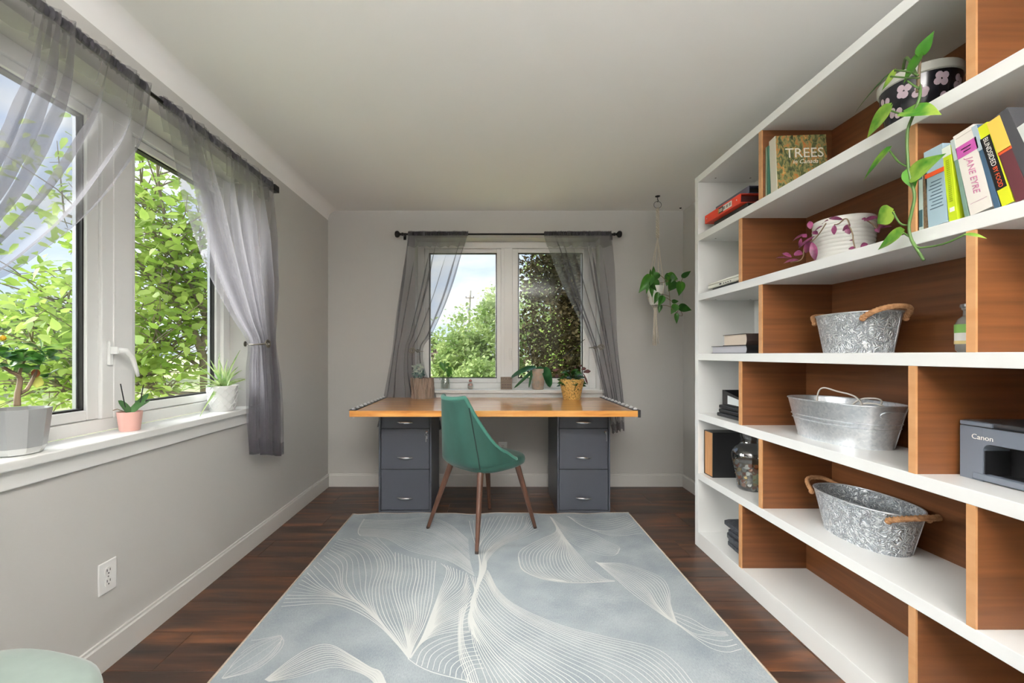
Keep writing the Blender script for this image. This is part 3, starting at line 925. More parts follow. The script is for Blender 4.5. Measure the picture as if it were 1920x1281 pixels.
def curtain(name, label, side, inner, outer, zbot, nf, face, amp, ztie, seed, header=True, ztop=2.232):
    """inner / outer: measured edges [(z, position along the wall)]; face = distance plane of the cloth; zbot = (inner, outer) hem heights"""
    rnd = random.Random(seed)
    ph = [rnd.uniform(0, 6.28) for _ in range(6)]
    ki, ko = smooth_keys(inner), smooth_keys(outer)
    zlow = min(zbot)
    def P(u, v, dd=0.0, z0=None, z1=None):
        za = ztop if z1 is None else z1
        zb = (zbot[0] + (zbot[1] - zbot[0]) * u + 0.012 * sin(u * 23 + ph[0])) if z0 is None else z0
        z = za + (zb - za) * v
        a, b = interp(ki, z), interp(ko, z)
        # pleats gather towards the tie-back and let go towards the hem
        tie = math.exp(-((z - ztie) / 0.22) ** 2)
        w = abs(b - a)
        uu = u + 0.045 * sin(2 * pi * 2.3 * u + ph[1] + 1.4 * (ztop - z)) + 0.02 * sin(2 * pi * 4.1 * u + ph[3])
        A = min(amp * (0.25 + 0.75 * min(1, (ztop - z) / 0.35)), 3.0 * w / (2 * pi * nf))
        d = A * sin(2 * pi * nf * uu + ph[2] + 0.6 * (ztop - z)) + 0.4 * A * sin(2 * pi * nf * 2.17 * uu + ph[3])
        g = 0.0035 * sin(2 * pi * 31 * u + ph[4]) * max(0, 1 - (ztop - z) / 0.18)
        pos = a + (b - a) * u + 0.35 * A * cos(2 * pi * nf * uu + ph[5])
        dist = face + dd + d + g - 0.02 * tie
        return Vector((LX + dist, pos, z)) if side == 'L' else Vector((pos, BY - dist, z))
    zc = (P(0.5, 0).x, P(0.5, 0).y, P(0.5, 1).z)
    c = thing(name, label, 'curtain', zc)
    obj('panel', MB().grid(lambda u, v: P(u, v), 170, 60), M['sheer'], c, smooth=True, fix=False)
    if header:
        obj('rod_pocket', MB().grid(lambda u, v: P(u, v, -0.026, 2.105 + 0.006 * sin(u * 40), 2.232), 170, 8), M['sheer'], c, smooth=True, fix=False)
        obj('hem', MB().grid(lambda u, v: P(u, v, 0.0015, P(u, 1).z, P(u, 1).z + 0.075), 170, 4), M['sheer'], c, smooth=True, fix=False)
        def roll(u, v):
            a = -0.9 + v * (pi + 1.4)
            r = 0.0165 + 0.0028 * sin(2 * pi * 37 * u + ph[4]) + 0.0022 * sin(2 * pi * 61 * u + ph[1])
            p = P(u, 0, 0, 2.2, 2.21)
            dist = 0.075 + r * cos(a)
            zz = 2.212 + r * 1.25 * sin(a)
            return Vector((LX + dist, p.y, zz)) if side == 'L' else Vector((p.x, BY - dist, zz))
        top = MB().grid(roll, 340, 9)
        obj('gathered_top', top, M['sheer_dense'], c, smooth=True, fix=False)
    return c

def zX(px, py, X):
    p = at(px, py, X=X); return (p.z, p.y)
def zY(px, py, Y):
    p = at(px, py, Y=Y); return (p.z, p.x)

XL = LX + 0.075
# left wall, panel by the room corner
curtain('sheer_curtain', 'grey sheer curtain tied back at the far end of the left window', 'L',
        [(2.26, 1.752)] + [zX(x, y, XL) for x, y in ((303, 195), (345, 350), (395, 500), (440, 590), (470, 642), (466, 700), (462, 790), (464, 860))],
        [(2.26, 2.635)] + [zX(x, y, XL) for x, y in ((508, 362), (506, 450), (509, 560), (514, 650), (517, 760), (519, 865))],
        (0.62, 0.53), 8, 0.095, 0.034, 1.23, 11)
# left wall, near panel
curtain('sheer_curtain', 'grey sheer curtain sweeping across the near half of the left window', 'L',
        [(2.26, 1.70), (2.20, 1.685)] + [zX(x, y, XL) for x, y in ((255, 250), (220, 305), (150, 392), (60, 472), (0, 517))] + [(1.25, 1.04), (0.9, 1.06), (0.6, 1.08)],
        [(2.26, 0.90), (1.6, 0.88), (1.25, 0.86), (0.6, 0.85)], (0.62, 0.55), 9, 0.095, 0.032, 1.25, 23)
# back wall
YB = BY - 0.075
curtain('sheer_curtain', 'grey sheer curtain left of the back window behind the bark planter', 'B',
        [(2.26, -0.178)] + [zY(x, y, YB) for x, y in ((877, 445), (865, 481), (840, 556), (809, 625), (792, 652), (794, 690), (803, 715), (815, 744))] + [(0.5, -0.42)],
        [(2.26, -0.715)] + [zY(x, y, YB) for x, y in ((764, 445), (746, 575), (735, 660), (720, 743))] + [(0.5, -0.99)],
        (0.53, 0.53), 6, 0.095, 0.036, 1.20, 35)
curtain('sheer_curtain', 'grey sheer curtain right of the back window by the hanging plant', 'B',
        [(2.26, 0.478)] + [zY(x, y, YB) for x, y in ((1022, 445), (1041, 495), (1064, 554), (1090, 610), (1107, 649), (1115, 679), (1130, 741), (1146, 806))],
        [(2.26, 1.054)] + [zY(x, y, YB) for x, y in ((1145, 445), (1151, 560), (1155, 620), (1161, 685), (1168, 750), (1170, 800))],
        (0.49, 0.52), 7, 0.095, 0.034, 1.22, 47)

# rods with finials and brackets
def rod(label, side, u0, u1, finials):
    z = 2.210
    d = 0.075
    def P(u, dd=0.0, dz=0.0):
        return Vector((LX + d + dd, u, z + dz)) if side == 'L' else Vector((u, BY - d + dd * -1, z + dz))
    r = thing('curtain_rod', label, 'curtain rod', P((u0 + u1) / 2))
    obj('pole', MB().tube([P(u0), P(u1)], 0.0085, 12), M['rod'], r, smooth=50)
    for u, s in ((u0, -1), (u1, 1)):
        if not finials and s < 0: pass
        m = MB()
        if side == 'L':
            m.tube([P(u), P(u + s * 0.012)], 0.013, 12)
            m.box(LX + d - 0.020, LX + d + 0.020, min(u + s * 0.012, u + s * 0.066), max(u + s * 0.012, u + s * 0.066), z - 0.020, z + 0.020)
            obj('finial', m, M['rod'], r, bev=0.003)
        else:
            m.tube([P(u), P(u + s * 0.016), P(u + s * 0.020), P(u + s * 0.032), P(u + s * 0.036), P(u + s * 0.046), P(u + s * 0.060), P(u + s * 0.072), P(u + s * 0.078)],
                   [0.012, 0.015, 0.011, 0.011, 0.018, 0.028, 0.030, 0.024, 0.008], 14)
            obj('finial', m, M['rod'], r, smooth=40)
        ub = u + s * 0.004 if side == 'B' else u - s * 0.008
        m = MB().tube([P(ub, -d), P(ub, 0.0)], 0.006, 8)
        if side == 'L': m.box(LX, LX + 0.004, ub - 0.012, ub + 0.012, z - 0.03, z + 0.03)
        else: m.box(ub - 0.012, ub + 0.012, BY - 0.004, BY, z - 0.03, z + 0.03)
        obj('bracket', m, M['rod'], r)
rod('black curtain rod with square ends above the left window', 'L', 0.88, 2.645, True)
rod('black curtain rod with round finials above the back window', 'B', -0.745, 1.070, True)

# holdbacks: a wall rosette, an arm and a flat spiral end
def holdback(label, side, u, z, dirn, reach):
    def P(a, d, dz):
        return Vector((LX + d, u + a * dirn, z + dz)) if side == 'L' else Vector((u + a * dirn, BY - d, z + dz))
    h = thing('curtain_holdback', label, 'holdback', P(0, 0, 0), group='spiral curtain holdbacks')
    d0 = 0.118
    obj('stem', MB().tube([P(0, 0.0, 0), P(0, 0.004, 0), P(0, 0.006, 0), P(0, d0, 0)], [0.016, 0.016, 0.0045, 0.0045], 10), M['holdback'], h, smooth=40)
    obj('arm', MB().tube([P(0, d0, 0), P(-reach * 0.4, d0 + 0.004, -0.002), P(-reach * 0.8, d0, -0.004), P(-reach, d0 - 0.02, -0.005), P(-reach * 1.02, d0 - 0.06, -0.005)], 0.0042, 8), M['holdback'], h, smooth=True)
    sp = []
    for k in range(46):
        a = k / 45 * 2 * pi * 2.1
        r = 0.030 - 0.022 * k / 45
        sp.append(P(0.028 - r * cos(a), d0 + 0.003, r * 0.85 * sin(a)))
    obj('spiral', MB().tube(sp, 0.0042, 8), M['holdback'], h, smooth=True)
hb = at(497, 645, X=LX + 0.118)
holdback('pewter spiral holdback gathering the curtain on the left wall', 'L', hb.y, hb.z, 1, 0.06)
hb = at(779, 658, Y=BY - 0.118)
holdback('pewter spiral holdback left of the back window', 'B', hb.x, hb.z, -1, 0.055)
hb = at(1121, 651, Y=BY - 0.118)
holdback('pewter spiral holdback right of the back window', 'B', hb.x, hb.z, 1, 0.06)
# ================================================================== things on the bookcase
Zs = {r: SH[r + 1] for r in range(6)}         # standing height of each row, row 0 at the top

def text(name, s, m, parent, org, xd, yd, size, align='CENTER', ext=0.0003, label=None, shear=0.0):
    cu = bpy.data.curves.new(name, 'FONT')
    cu.body = s; cu.size = size; cu.align_x = align; cu.align_y = 'CENTER'; cu.extrude = ext; cu.shear = shear
    cu.resolution_u = 3
    t = bpy.data.objects.new('tmp', cu); COL.objects.link(t)
    dg = bpy.context.evaluated_depsgraph_get()
    me = bpy.data.meshes.new_from_object(t.evaluated_get(dg))
    bpy.data.objects.remove(t, do_unlink=True); bpy.data.curves.remove(cu)
    xd, yd = Vector(xd).normalized(), Vector(yd).normalized()
    zd = xd.cross(yd)
    off = ROOT[parent.name]
    mt = Matrix(((xd.x, yd.x, zd.x, org[0] - off.x), (xd.y, yd.y, zd.y, org[1] - off.y), (xd.z, yd.z, zd.z, org[2] - off.z), (0, 0, 0, 1)))
    me.transform(mt)
    me.name = name
    me.materials.clear(); me.materials.append(m)
    o = bpy.data.objects.new(name, me); COL.objects.link(o); o.parent = parent
    ROOT[o.name] = off
    return o

def flat(c, rough=0.55): return mat('col_%02x%02x%02x' % c, c, rough)

# ---- galvanised oval tubs
def galv(name, emboss):
    m, nt, b = new_mat(name)
    b.inputs['Metallic'].default_value = 0.75
    g = nt.nodes.new('ShaderNodeNewGeometry')
    v = nt.nodes.new('ShaderNodeTexVoronoi'); v.inputs['Scale'].default_value = 120
    nt.links.new(g.outputs['Position'], v.inputs['Vector'])
    sp = nt.nodes.new('ShaderNodeSeparateColor'); nt.links.new(v.outputs['Color'], sp.inputs[0])
    nt.links.new(ramp(nt, sp.outputs[0], [(0.0, (210, 215, 220)), (1.0, (232, 235, 238))]), b.inputs['Base Color'])
    b.inputs['Roughness'].default_value = 0.34 if not emboss else 0.42
    if emboss:
        n = nt.nodes.new('ShaderNodeTexNoise'); n.inputs['Scale'].default_value = 40; n.inputs['Detail'].default_value = 1
        n.inputs['Distortion'].default_value = 1.3
        nt.links.new(g.outputs['Position'], n.inputs['Vector'])
        w = nt.nodes.new('ShaderNodeMath'); w.operation = 'MULTIPLY'; w.inputs[1].default_value = 34
        nt.links.new(n.outputs[0], w.inputs[0])
        s_ = nt.nodes.new('ShaderNodeMath'); s_.operation = 'SINE'; nt.links.new(w.outputs[0], s_.inputs[0])
        bump(nt, b, s_.outputs[0], 0.8, 0.0026)
        nt.links.new(ramp(nt, s_.outputs[0], [(0.0, (186, 192, 199)), (0.55, (232, 235, 238))]), b.inputs['Base Color'])
    return m
M['galv'] = galv('galvanised_steel', False)
M['galv_emb'] = galv('embossed_steel', True)
M['rope'] = mat('jute_rope', (186, 140, 98), 0.9, c2=(146, 102, 66), scale=90, bmp=0.5)

def tub(label, c, a0, b0, a1, b1, h, rot, embossed, handles):
    """a: half length along Y, b: half width along X; 0 at the foot, 1 at the rim"""
    t = thing('metal_tub', label, 'tub', c, group='galvanised tubs on the bookcase')
    mt = M['galv_emb'] if embossed else M['galv']
    cr, sr = cos(rot), sin(rot)
    def R(k, an, z, g=0.0):
        a, b = a0 + (a1 - a0) * k + g, b0 + (b1 - b0) * k + g
        ex = 0.84
        x = math.copysign(abs(cos(an)) ** ex, cos(an)) * b; y = math.copysign(abs(sin(an)) ** ex, sin(an)) * a
        return Vector((c[0] + x * cr - y * sr, c[1] + x * sr + y * cr, c[2] + z))
    N = 72
    prof = [(0.0, 0.0, 0), (0.0, 0.003, 0), (1.0, h, 0), (1.0, h, -0.002), (0.03, 0.006, -0.002)]
    if not embossed:
        prof = [(0.0, 0.0, 0), (0.0, 0.004, 0.0015), (0.02, 0.010, 0), (0.46, h * .46, 0), (0.48, h * .48, .0045), (0.50, h * .50, 0), (0.56, h * .56, 0), (0.58, h * .58, .0045), (0.60, h * .60, 0), (1, h, 0), (1, h, -0.002), (0.03, 0.006, -0.002)]
    m = MB()
    vs = [R(k, 2 * pi * i / N, z, g) for (k, z, g) in prof for i in range(N)]
    fs = [(j * N + i, j * N + (i + 1) % N, (j + 1) * N + (i + 1) % N, (j + 1) * N + i) for j in range(len(prof) - 1) for i in range(N)]
    fs.append(tuple(range(N - 1, -1, -1))); fs.append(tuple((len(prof) - 1) * N + i for i in range(N)))
    if handles == 'slot':
        # leave the two hand holes open in the end walls, between upper band and rim
        pass
    m.add(vs, fs)
    obj('body', m, mt, t, smooth=35)
    obj('rim', MB().tube([R(1, 2 * pi * i / N, h) for i in range(N + 1)], 0.0032, 8, cap=False), M['galv'], t, smooth=True)
    an = -1.15
    obj('side_seam', MB().tube([R(k, an, h * k, 0.001) for k in (0.02, 0.3, 0.6, 0.97)], 0.0018, 6), M['galv'], t, smooth=True)
    if handles == 'rope':
        for s in (-1, 1):
            e = []
            for k in range(25):
                q = k / 24
                an = s * pi / 2 + (q - 0.5) * 1.25
                out = sin(pi * q)
                p = R(1.0, an, h - 0.022 + 0.034 * out, 0.006 + 0.040 * out ** 1.2)
                e.append(p)
            rp = obj('rope_handle', MB().tube(e, 0.0085, 10), M['rope'], t, smooth=True)
            tw = MB()
            for q0 in range(3):
                pts = []
                for k in range(73):
                    q = k / 72
                    i = min(int(q * 24), 23); f = q * 24 - i
                    p = e[i].lerp(e[i + 1], f)
                    aa = q * 42 + q0 * 2.09
                    pts.append(p + Vector((cos(aa) * 0.006, sin(aa) * 0.006 * 0.6, sin(aa) * 0.006)))
                tw.tube(pts, 0.0042, 5)
            obj('strands', tw, M['rope'], rp, smooth=True)
            for p in (e[0], e[-1]):
                obj('knot', MB().ball(p + Vector((0, 0, -0.004)), 0.0105, 8, 6), M['rope'], rp, smooth=True)
    else:
        for s in (-1, 1):
            rg = []
            for k in range(25):
                q = 2 * pi * k / 24
                an = s * pi / 2 + 0.30 * math.copysign(abs(cos(q)) ** 0.6, cos(q))
                z = h * 0.80 + h * 0.085 * sin(q)
                rg.append(R(z / h, an, z, 0.0015))
            hd = obj('hand_hole', MB().tube(rg, 0.0024, 6, cap=False), M['galv'], t, smooth=True)
            def op(u, v, s=s):
                q = 2 * pi * u
                an = s * pi / 2 + 0.30 * v * math.copysign(abs(cos(q)) ** 0.6, cos(q))
                z = h * 0.80 + h * 0.085 * v * sin(q)
                return R(z / h, an, z, 0.0008)
            mm = MB().grid(op, 24, 5, closeu=True)
            obj('opening', mm, mat('hand_hole_light', (206, 210, 214), 0.3, 0.5), hd)
    return t, R
tub('embossed metal tub with rope handles beside the purple plant shelf, at eye level', (1.432, 1.665, Zs[2]), 0.125, 0.085, 0.152, 0.106, 0.150, radians(-6), True, 'rope')[0]['label'] = \
    'embossed silver tub with rope handles on the eye-level shelf'
tub('smooth galvanised oval tub with oval hand holes holding a white cable', (1.452, 1.760, Zs[3]), 0.185, 0.100, 0.226, 0.130, 0.165, radians(3), False, 'slot')
tub('long embossed silver tub with rope handles on the second lowest shelf', (1.455, 1.655, Zs[4]), 0.150, 0.086, 0.188, 0.114, 0.160, radians(4), True, 'rope')

# loose white cable in the smooth tub
cb = [(1.43, 1.80, .86), (1.40, 1.82, .93), (1.385, 1.80, 1.00), (1.385, 1.77, 1.028), (1.40, 1.72, 1.018), (1.41, 1.67, 1.010), (1.42, 1.645, .995), (1.43, 1.64, .96),
      (1.44, 1.72, .90), (1.45, 1.80, .86), (1.44, 1.74, .92), (1.43, 1.66, .985), (1.44, 1.62, 1.000), (1.46, 1.59, .995), (1.47, 1.62, .96), (1.46, 1.70, .89),
      (1.45, 1.78, .85), (1.43, 1.72, .91), (1.43, 1.64, .975), (1.46, 1.585, .975), (1.48, 1.60, .94), (1.47, 1.68, .87), (1.43, 1.76, .845)]
solo('cable', MB().tube([tuple(p) for p in spline(cb, 170)], 0.0032, 7), flat((232, 226, 218)), 'loose looped white cable in the smooth galvanised tub', 'cable', smooth=True)

# ---- bottle by the divider
bx_, by_ = 1.455, 1.295
bz = Zs[2]
bt = thing('glass_bottle', 'small glass bottle with a printed label beside the divider at eye level', 'bottle', (bx_, by_, bz))
M['clear'] = pane_mat('clear_glass', (0.93, 0.95, 0.93), 0.16, 0.03)
obj('glass', MB().lathe((bx_, by_, bz), [(0.022, 0), (0.029, 0.008), (0.030, 0.03), (0.029, 0.088), (0.024, 0.102), (0.013, 0.112), (0.0125, 0.128), (0.016, 0.131), (0.016, 0.137)], 28, cap1=True),
    mat('frosted_bottle', (150, 146, 140), 0.15, 0.4), bt, smooth=40)
obj('cap', MB().lathe((bx_, by_, bz + 0.137), [(0.019, 0), (0.020, 0.004), (0.019, 0.010), (0.004, 0.013)], 20, cap0=True, cap1=True), M['steel'], bt, smooth=40)
def band(u, v, r, z0, z1, a0=pi * 0.75, a1=pi * 1.75):
    a = a0 + (a1 - a0) * u
    return Vector((bx_ + r * cos(a), by_ + r * sin(a), bz + z0 + (z1 - z0) * v))
lb = obj('label_band', MB().grid(lambda u, v: band(u, v, 0.0308, 0.026, 0.086), 16, 2), M['white_paper'], bt, smooth=True)
obj('green_print', MB().grid(lambda u, v: band(u, v, 0.0312, 0.060, 0.086, pi * 0.75, pi * 1.18), 10, 2), flat((126, 178, 88)), lb, smooth=True)
obj('yellow_print', MB().grid(lambda u, v: band(u, v, 0.0312, 0.026, 0.036), 16, 2), flat((226, 204, 140)), lb, smooth=True)
q = MB()
for k in range(5):
    q.grid(lambda u, v, k=k: band(u, v, 0.0312, 0.040 + k * 0.009, 0.044 + k * 0.009, pi * (1.22 + 0.03 * (k % 2)), pi * 1.40), 5, 2)
obj('dark_print', q, M['black'], lb)

# ---- white laptop on a dark one
q = MB().box(1.305, 1.56, 2.205, 2.50, Zs[1], Zs[1] + 0.020)
o = solo('laptop', q, M['black'], 'thin black laptop under the white one', 'laptop', bev=0.003)
lt = thing('laptop', 'white laptop lying closed on a black one in the end compartment', 'laptop', (1.43, 2.36, Zs[1] + 0.020))
z = Zs[1] + 0.020
obj('base', MB().box(1.290, 1.545, 2.20, 2.525, z, z + 0.020), flat((228, 228, 218)), lt, bev=0.005)
obj('lid', MB().box(1.291, 1.545, 2.20, 2.524, z + 0.0212, z + 0.033), flat((232, 232, 224)), lt, bev=0.005)
for k, y in enumerate((2.385, 2.352, 2.330, 2.308, 2.285)):
    obj('port', MB().box(1.2893, 1.2903, y - (0.010 if k == 0 else 0.005), y + (0.010 if k == 0 else 0.005), z + 0.006, z + (0.011 if k else 0.013)), M['black'], lt)

# ---- binders of the top end compartment
def binder(label, x0, x1, y0, y1, z0, z1, cover, spine_label=False, M4=None):
    b = thing('ring_binder', label, 'binder', ((x0 + x1) / 2, (y0 + y1) / 2, z0), group='binders in the top end compartment')
    m = MB(); m.box(x0 + 0.004, x1, y0, y1, z0, z0 + 0.004); m.box(x0 + 0.004, x1, y0, y1, z1 - 0.004, z1)
    obj('cover', m, cover, b, bev=0.001)
    obj('spine', MB().box(x0, x0 + 0.004, y0, y1, z0, z1), cover, b, bev=0.001)
    obj('pages', MB().box(x0 + 0.012, x1 - 0.012, y0 + 0.012, y1 - 0.010, z0 + 0.004, z1 - 0.010), M['black'] if not spine_label else flat((60, 20, 18)), b)
    return b
z = Zs[0]
binder('charcoal ring binder at the bottom of the binder pile', 1.318, 1.565, 2.150 + 0.03, 2.505, z, z + 0.052, flat((52, 54, 52)))
b = binder('bright red ring binder with a white spine label', 1.284, 1.555, 2.185, 2.545, z + 0.052, z + 0.100, flat((222, 66, 40)), True)
lb = obj('spine_label', MB().box(1.2834, 1.284, 2.262, 2.345, z + 0.062, z + 0.092), M['white_paper'], b)
obj('logo_patch', MB().box(1.2830, 1.2840, 2.345, 2.395, z + 0.062, z + 0.092), M['black'], b)
obj('logo_stripe', MB().box(1.2826, 1.2830, 2.389, 2.393, z + 0.065, z + 0.089), flat((232, 200, 60)), b)
q = MB()
for k in range(3): q.box(1.2826, 1.2830, 2.352, 2.384, z + 0.069 + k * 0.006, z + 0.072 + k * 0.006)
obj('logo_lines', q, M['white_paper'], b)
q = MB()
for k in range(3): q.box(1.2829, 1.2834, 2.270 + 0.028 * k, 2.288 + 0.028 * k, z + 0.070, z + 0.086)
obj('label_print', q, flat((150, 146, 142)), lb)
for y in (2.215, 2.520):
    obj('rivet', MB().ball((1.2835, y, z + 0.076), 0.004, 8, 5), M['chrome'], b, smooth=True)
binder('slate blue ring binder on top of the red binder', 1.325, 1.575, 2.18, 2.50, z + 0.100, z + 0.138, flat((88, 92, 112)))

# ---- books
def book(label, org, wx, thick, h, lean, cover, spine=None, group=None, pages=True, decor=None):
    """stands on a shelf, spine towards the room (-X), pages to +X; org = front lower far corner; thickness runs to -Y; leans so that the top goes to +Y"""
    o = empty('book', org)
    tag(o, label, 'book', group)
    o.rotation_euler = (radians(lean), 0, 0)
    m = MB(); m.box(0, wx, -0.002, 0, 0, h); m.box(0, wx, -thick, -thick + 0.002, 0, h)
    obj('cover', m, cover, o, local=True)
    sp = obj('spine', MB().box(-0.0015, 0.0005, -thick, 0, 0, h), spine or cover, o, local=True, bev=0.0006)
    obj('pages', MB().box(0.002, wx - 0.004, -thick + 0.002, -0.002, 0.003, h - 0.003), M['white_paper'], o, local=True)
    def dec(y0, y1, z0, z1, c, name='print'):
        obj(name, MB().box(-0.0022, -0.0015, -y1, -y0, z0, z1), c, sp, local=True)
    def dtext(s, y, z, size, c, rot=True, shear=0):
        off = ROOT[sp.name]; ROOT[sp.name] = Vector((0, 0, 0))
        if rot: text('title', s, c, sp, (-0.0021, -y, z), (0, 0, -1), (0, -1, 0), size, shear=shear)
        else: text('title', s, c, sp, (-0.0021, -y, z), (0, -1, 0), (0, 0, 1), size, shear=shear)
        ROOT[sp.name] = off
    if decor: decor(dec, dtext)
    return o
BX = 1.272
zz = Zs[1]
G = 'books beside the trailing pothos'
white = M['white_paper']
orange, pink, dkblue, lime = flat((226, 86, 40)), flat((186, 84, 160)), flat((44, 62, 88)), flat((186, 206, 30))
def d1(dec, tx):
    dec(0.001, 0.011, 0.150, 0.185, flat((60, 98, 104))); dec(0.001, 0.011, 0.010, 0.060, flat((48, 84, 92))); tx('NATURE' if False else 'iiii', 0.006, 0.10, 0.010, M['black']) if False else None
book('slim pale and teal book standing first against the divider', (BX, 1.2625, zz), 0.15, 0.012, 0.198, -0.5, flat((178, 196, 190)), None, G, decor=d1)
book('thin dark brown patterned book next to the light blue one', (BX, 1.2490, zz), 0.15, 0.012, 0.190, -1.0, mat('speckle', (64, 52, 40), 0.6, c2=(120, 98, 70), scale=150), None, G)
def d3(dec, tx):
    dec(0.0, 0.052, 0.145, 0.158, orange)
    for k in range(9): dec(0.008 + 0.004 * (k % 3), 0.044 - 0.003 * (k % 2), 0.050 + k * 0.0095, 0.0525 + k * 0.0095, flat((84, 104, 120)))
book('light blue book with an orange band and lines of small print', (BX, 1.2355, zz), 0.15, 0.052, 0.225, -3.5, flat((160, 184, 196)), None, G, decor=d3)
def d4(dec, tx):
    dec(0.0, 0.022, 0.185, 0.212, flat((226, 232, 220))); dec(0.005, 0.017, 0.026, 0.038, white)
    for k in range(22): dec(0.007, 0.015, 0.055 + k * 0.0055, 0.058 + k * 0.0055, flat((150, 170, 20)))
book('lime green paperback with a white dot near its foot', (BX, 1.1800, zz), 0.15, 0.022, 0.212, -5.0, lime, None, G, decor=d4)
def d5(dec, tx): dec(0.0, 0.010, 0.165, 0.226, flat((186, 198, 196)))
book('narrow sage green book leaning on the white book', (BX, 1.1410, zz), 0.15, 0.010, 0.226, -9.0, flat((108, 136, 122)), None, G, decor=d5)
def d6(dec, tx):
    dec(0.0, 0.050, 0.165, 0.198, pink); dec(0.006, 0.044, 0.222, 0.2235, flat((196, 186, 176)))
    tx('JANE EYRE', 0.025, 0.105, 0.022, flat((196, 120, 156)), shear=0.25)
    dec(0.006, 0.044, 0.030, 0.0312, flat((204, 168, 180))); dec(0.012, 0.036, 0.184, 0.187, white); dec(0.016, 0.034, 0.175, 0.178, white)
book('thick white book with a magenta band and pink script title', (BX, 1.1275, zz), 0.15, 0.050, 0.235, -10.5, flat((232, 226, 218)), None, G, decor=d6)
def d7(dec, tx): dec(0.0, 0.012, 0.165, 0.238, flat((166, 182, 190)))
book('slim steel blue book behind the white book', (BX, 1.0735, zz), 0.15, 0.012, 0.238, -12.5, flat((58, 84, 108)), None, G, decor=d7)
def d8(dec, tx):
    dec(0.0, 0.022, 0.045, 0.195, M['black']); tx('BLINDSIDED', 0.011, 0.151, 0.0150, white); tx('BY FOOD', 0.011, 0.078, 0.0135, orange)
book('yellow-green book with a black spine panel and white title', (BX, 1.0580, zz), 0.15, 0.024, 0.230, -14.0, flat((206, 212, 34)), None, G, decor=d8)
def d9(dec, tx): dec(0.0, 0.028, 0.140, 0.232, flat((240, 190, 84))); dec(0.0, 0.028, 0.134, 0.142, orange); tx('lming', 0.014, 0.09, 0.014, white) if False else None
book('maroon book with a golden yellow upper spine', (BX, 1.0300, zz), 0.15, 0.028, 0.232, -15.0, flat((86, 40, 46)), None, G, decor=d9)
book('dark grey book at the near end of the leaning row', (BX, 0.9980, zz), 0.17, 0.024, 0.245, -17.0, flat((62, 62, 66)), None, G)
book('pale grey book at the very edge of the picture', (BX, 0.9700, zz), 0.15, 0.030, 0.190, -18.0, flat((206, 210, 206)), None, G)

# TREES picture book: cover turned to the room, resting on the divider
z = Zs[0]
tb = thing('book', 'large TREES in Canada picture book with an autumn forest cover', 'book', (1.27, 1.925, z))
tb.rotation_euler = (radians(-3.5), 0, radians(-4))
def forest():
    m, nt, b = new_mat('forest_cover')
    f = noise_fac(nt, 60, (1, 1, 0.5), 6, dist=1.2)
    nt.links.new(ramp(nt, f, [(0.30, (36, 44, 30)), (0.44, (84, 96, 58)), (0.54, (150, 142, 92)), (0.62, (186, 108, 44)), (0.72, (206, 190, 120))]), b.inputs['Base Color'])
    b.inputs['Roughness'].default_value = 0.4
    return m
fc = forest()
tb.location.y = 1.906
tb.location.x = 1.286
W_, H_, T_ = 0.215, 0.258, 0.042
m = MB(); m.box(0, W_, -0.0025, 0, 0, H_)
fco = obj('front_cover', m, fc, tb, local=True)
obj('back_cover', MB().box(0, W_, T_, T_ + 0.0025, 0, H_), flat((196, 190, 170)), tb, local=True)
obj('spine', MB().box(-0.003, 0, -0.0025, T_ + 0.0025, 0, H_), flat((216, 212, 194)), tb, local=True, bev=0.0008)
obj('pages', MB().box(0.001, W_ - 0.004, 0, T_, 0.004, H_ - 0.004), M['white_paper'], tb, local=True)
sv = ROOT[fco.name]; ROOT[fco.name] = Vector((0, 0, 0))
text('title', 'TREES', white, fco, (0.120, -0.0030, 0.174), (1, 0, 0), (0, 0, 1), 0.062)
text('subtitle', 'in Canada', white, fco, (0.122, -0.0030, 0.136), (1, 0, 0), (0, 0, 1), 0.027, shear=0.3)
ROOT[fco.name] = sv
for k, (c, l) in enumerate((((52, 104, 84), 'thin dark green book behind the TREES book'), ((150, 168, 140), 'thin pale green book squeezed against the divider'))):
    o = thing('book', l, 'book', (1.281, 1.9615 + 0.0105 * k, z))
    obj('cover', MB().box(0, 0.20, 0, 0.0095, 0, 0.235), flat(c), o, local=True, bev=0.001)
    obj('pages', MB().box(0.004, 0.2008, 0.0015, 0.008, 0.003, 0.2356), M['white_paper'], o, local=True)

# row 3 end compartment: two lying books
z = Zs[2]
def lying(label, x0, x1, y0, y1, z0, z1, cover, page, grp):
    o = thing('book', label, 'book', ((x0 + x1) / 2, (y0 + y1) / 2, z0), group=grp)
    m = MB(); m.box(x0, x1, y0, y1, z0, z0 + 0.003); m.box(x0, x1, y0, y1, z1 - 0.003, z1)
    m.grid(lambda u, v: Vector((x0 + (x1 - x0) * v, y0 - 0.008 * sin(pi * u) , z0 + (z1 - z0) * u)), 9, 2)
    obj('cover', m, cover, o)
    obj('pages', MB().box(x0 + 0.005, x1 - 0.002, y0 + 0.001, y1 - 0.005, z0 + 0.003, z1 - 0.003), page, o)
lying('black hardback lying flat with silvery page edges', 1.300, 1.545, 2.165, 2.50, z, z + 0.042, M['black'], flat((188, 188, 196)), 'lying books in the eye-level end compartment')
lying('thick dark brown book with cream pages on the black hardback', 1.318, 1.51, 2.195, 2.41, z + 0.042, z + 0.103, flat((56, 44, 40)), flat((222, 206, 190)), 'lying books in the eye-level end compartment')

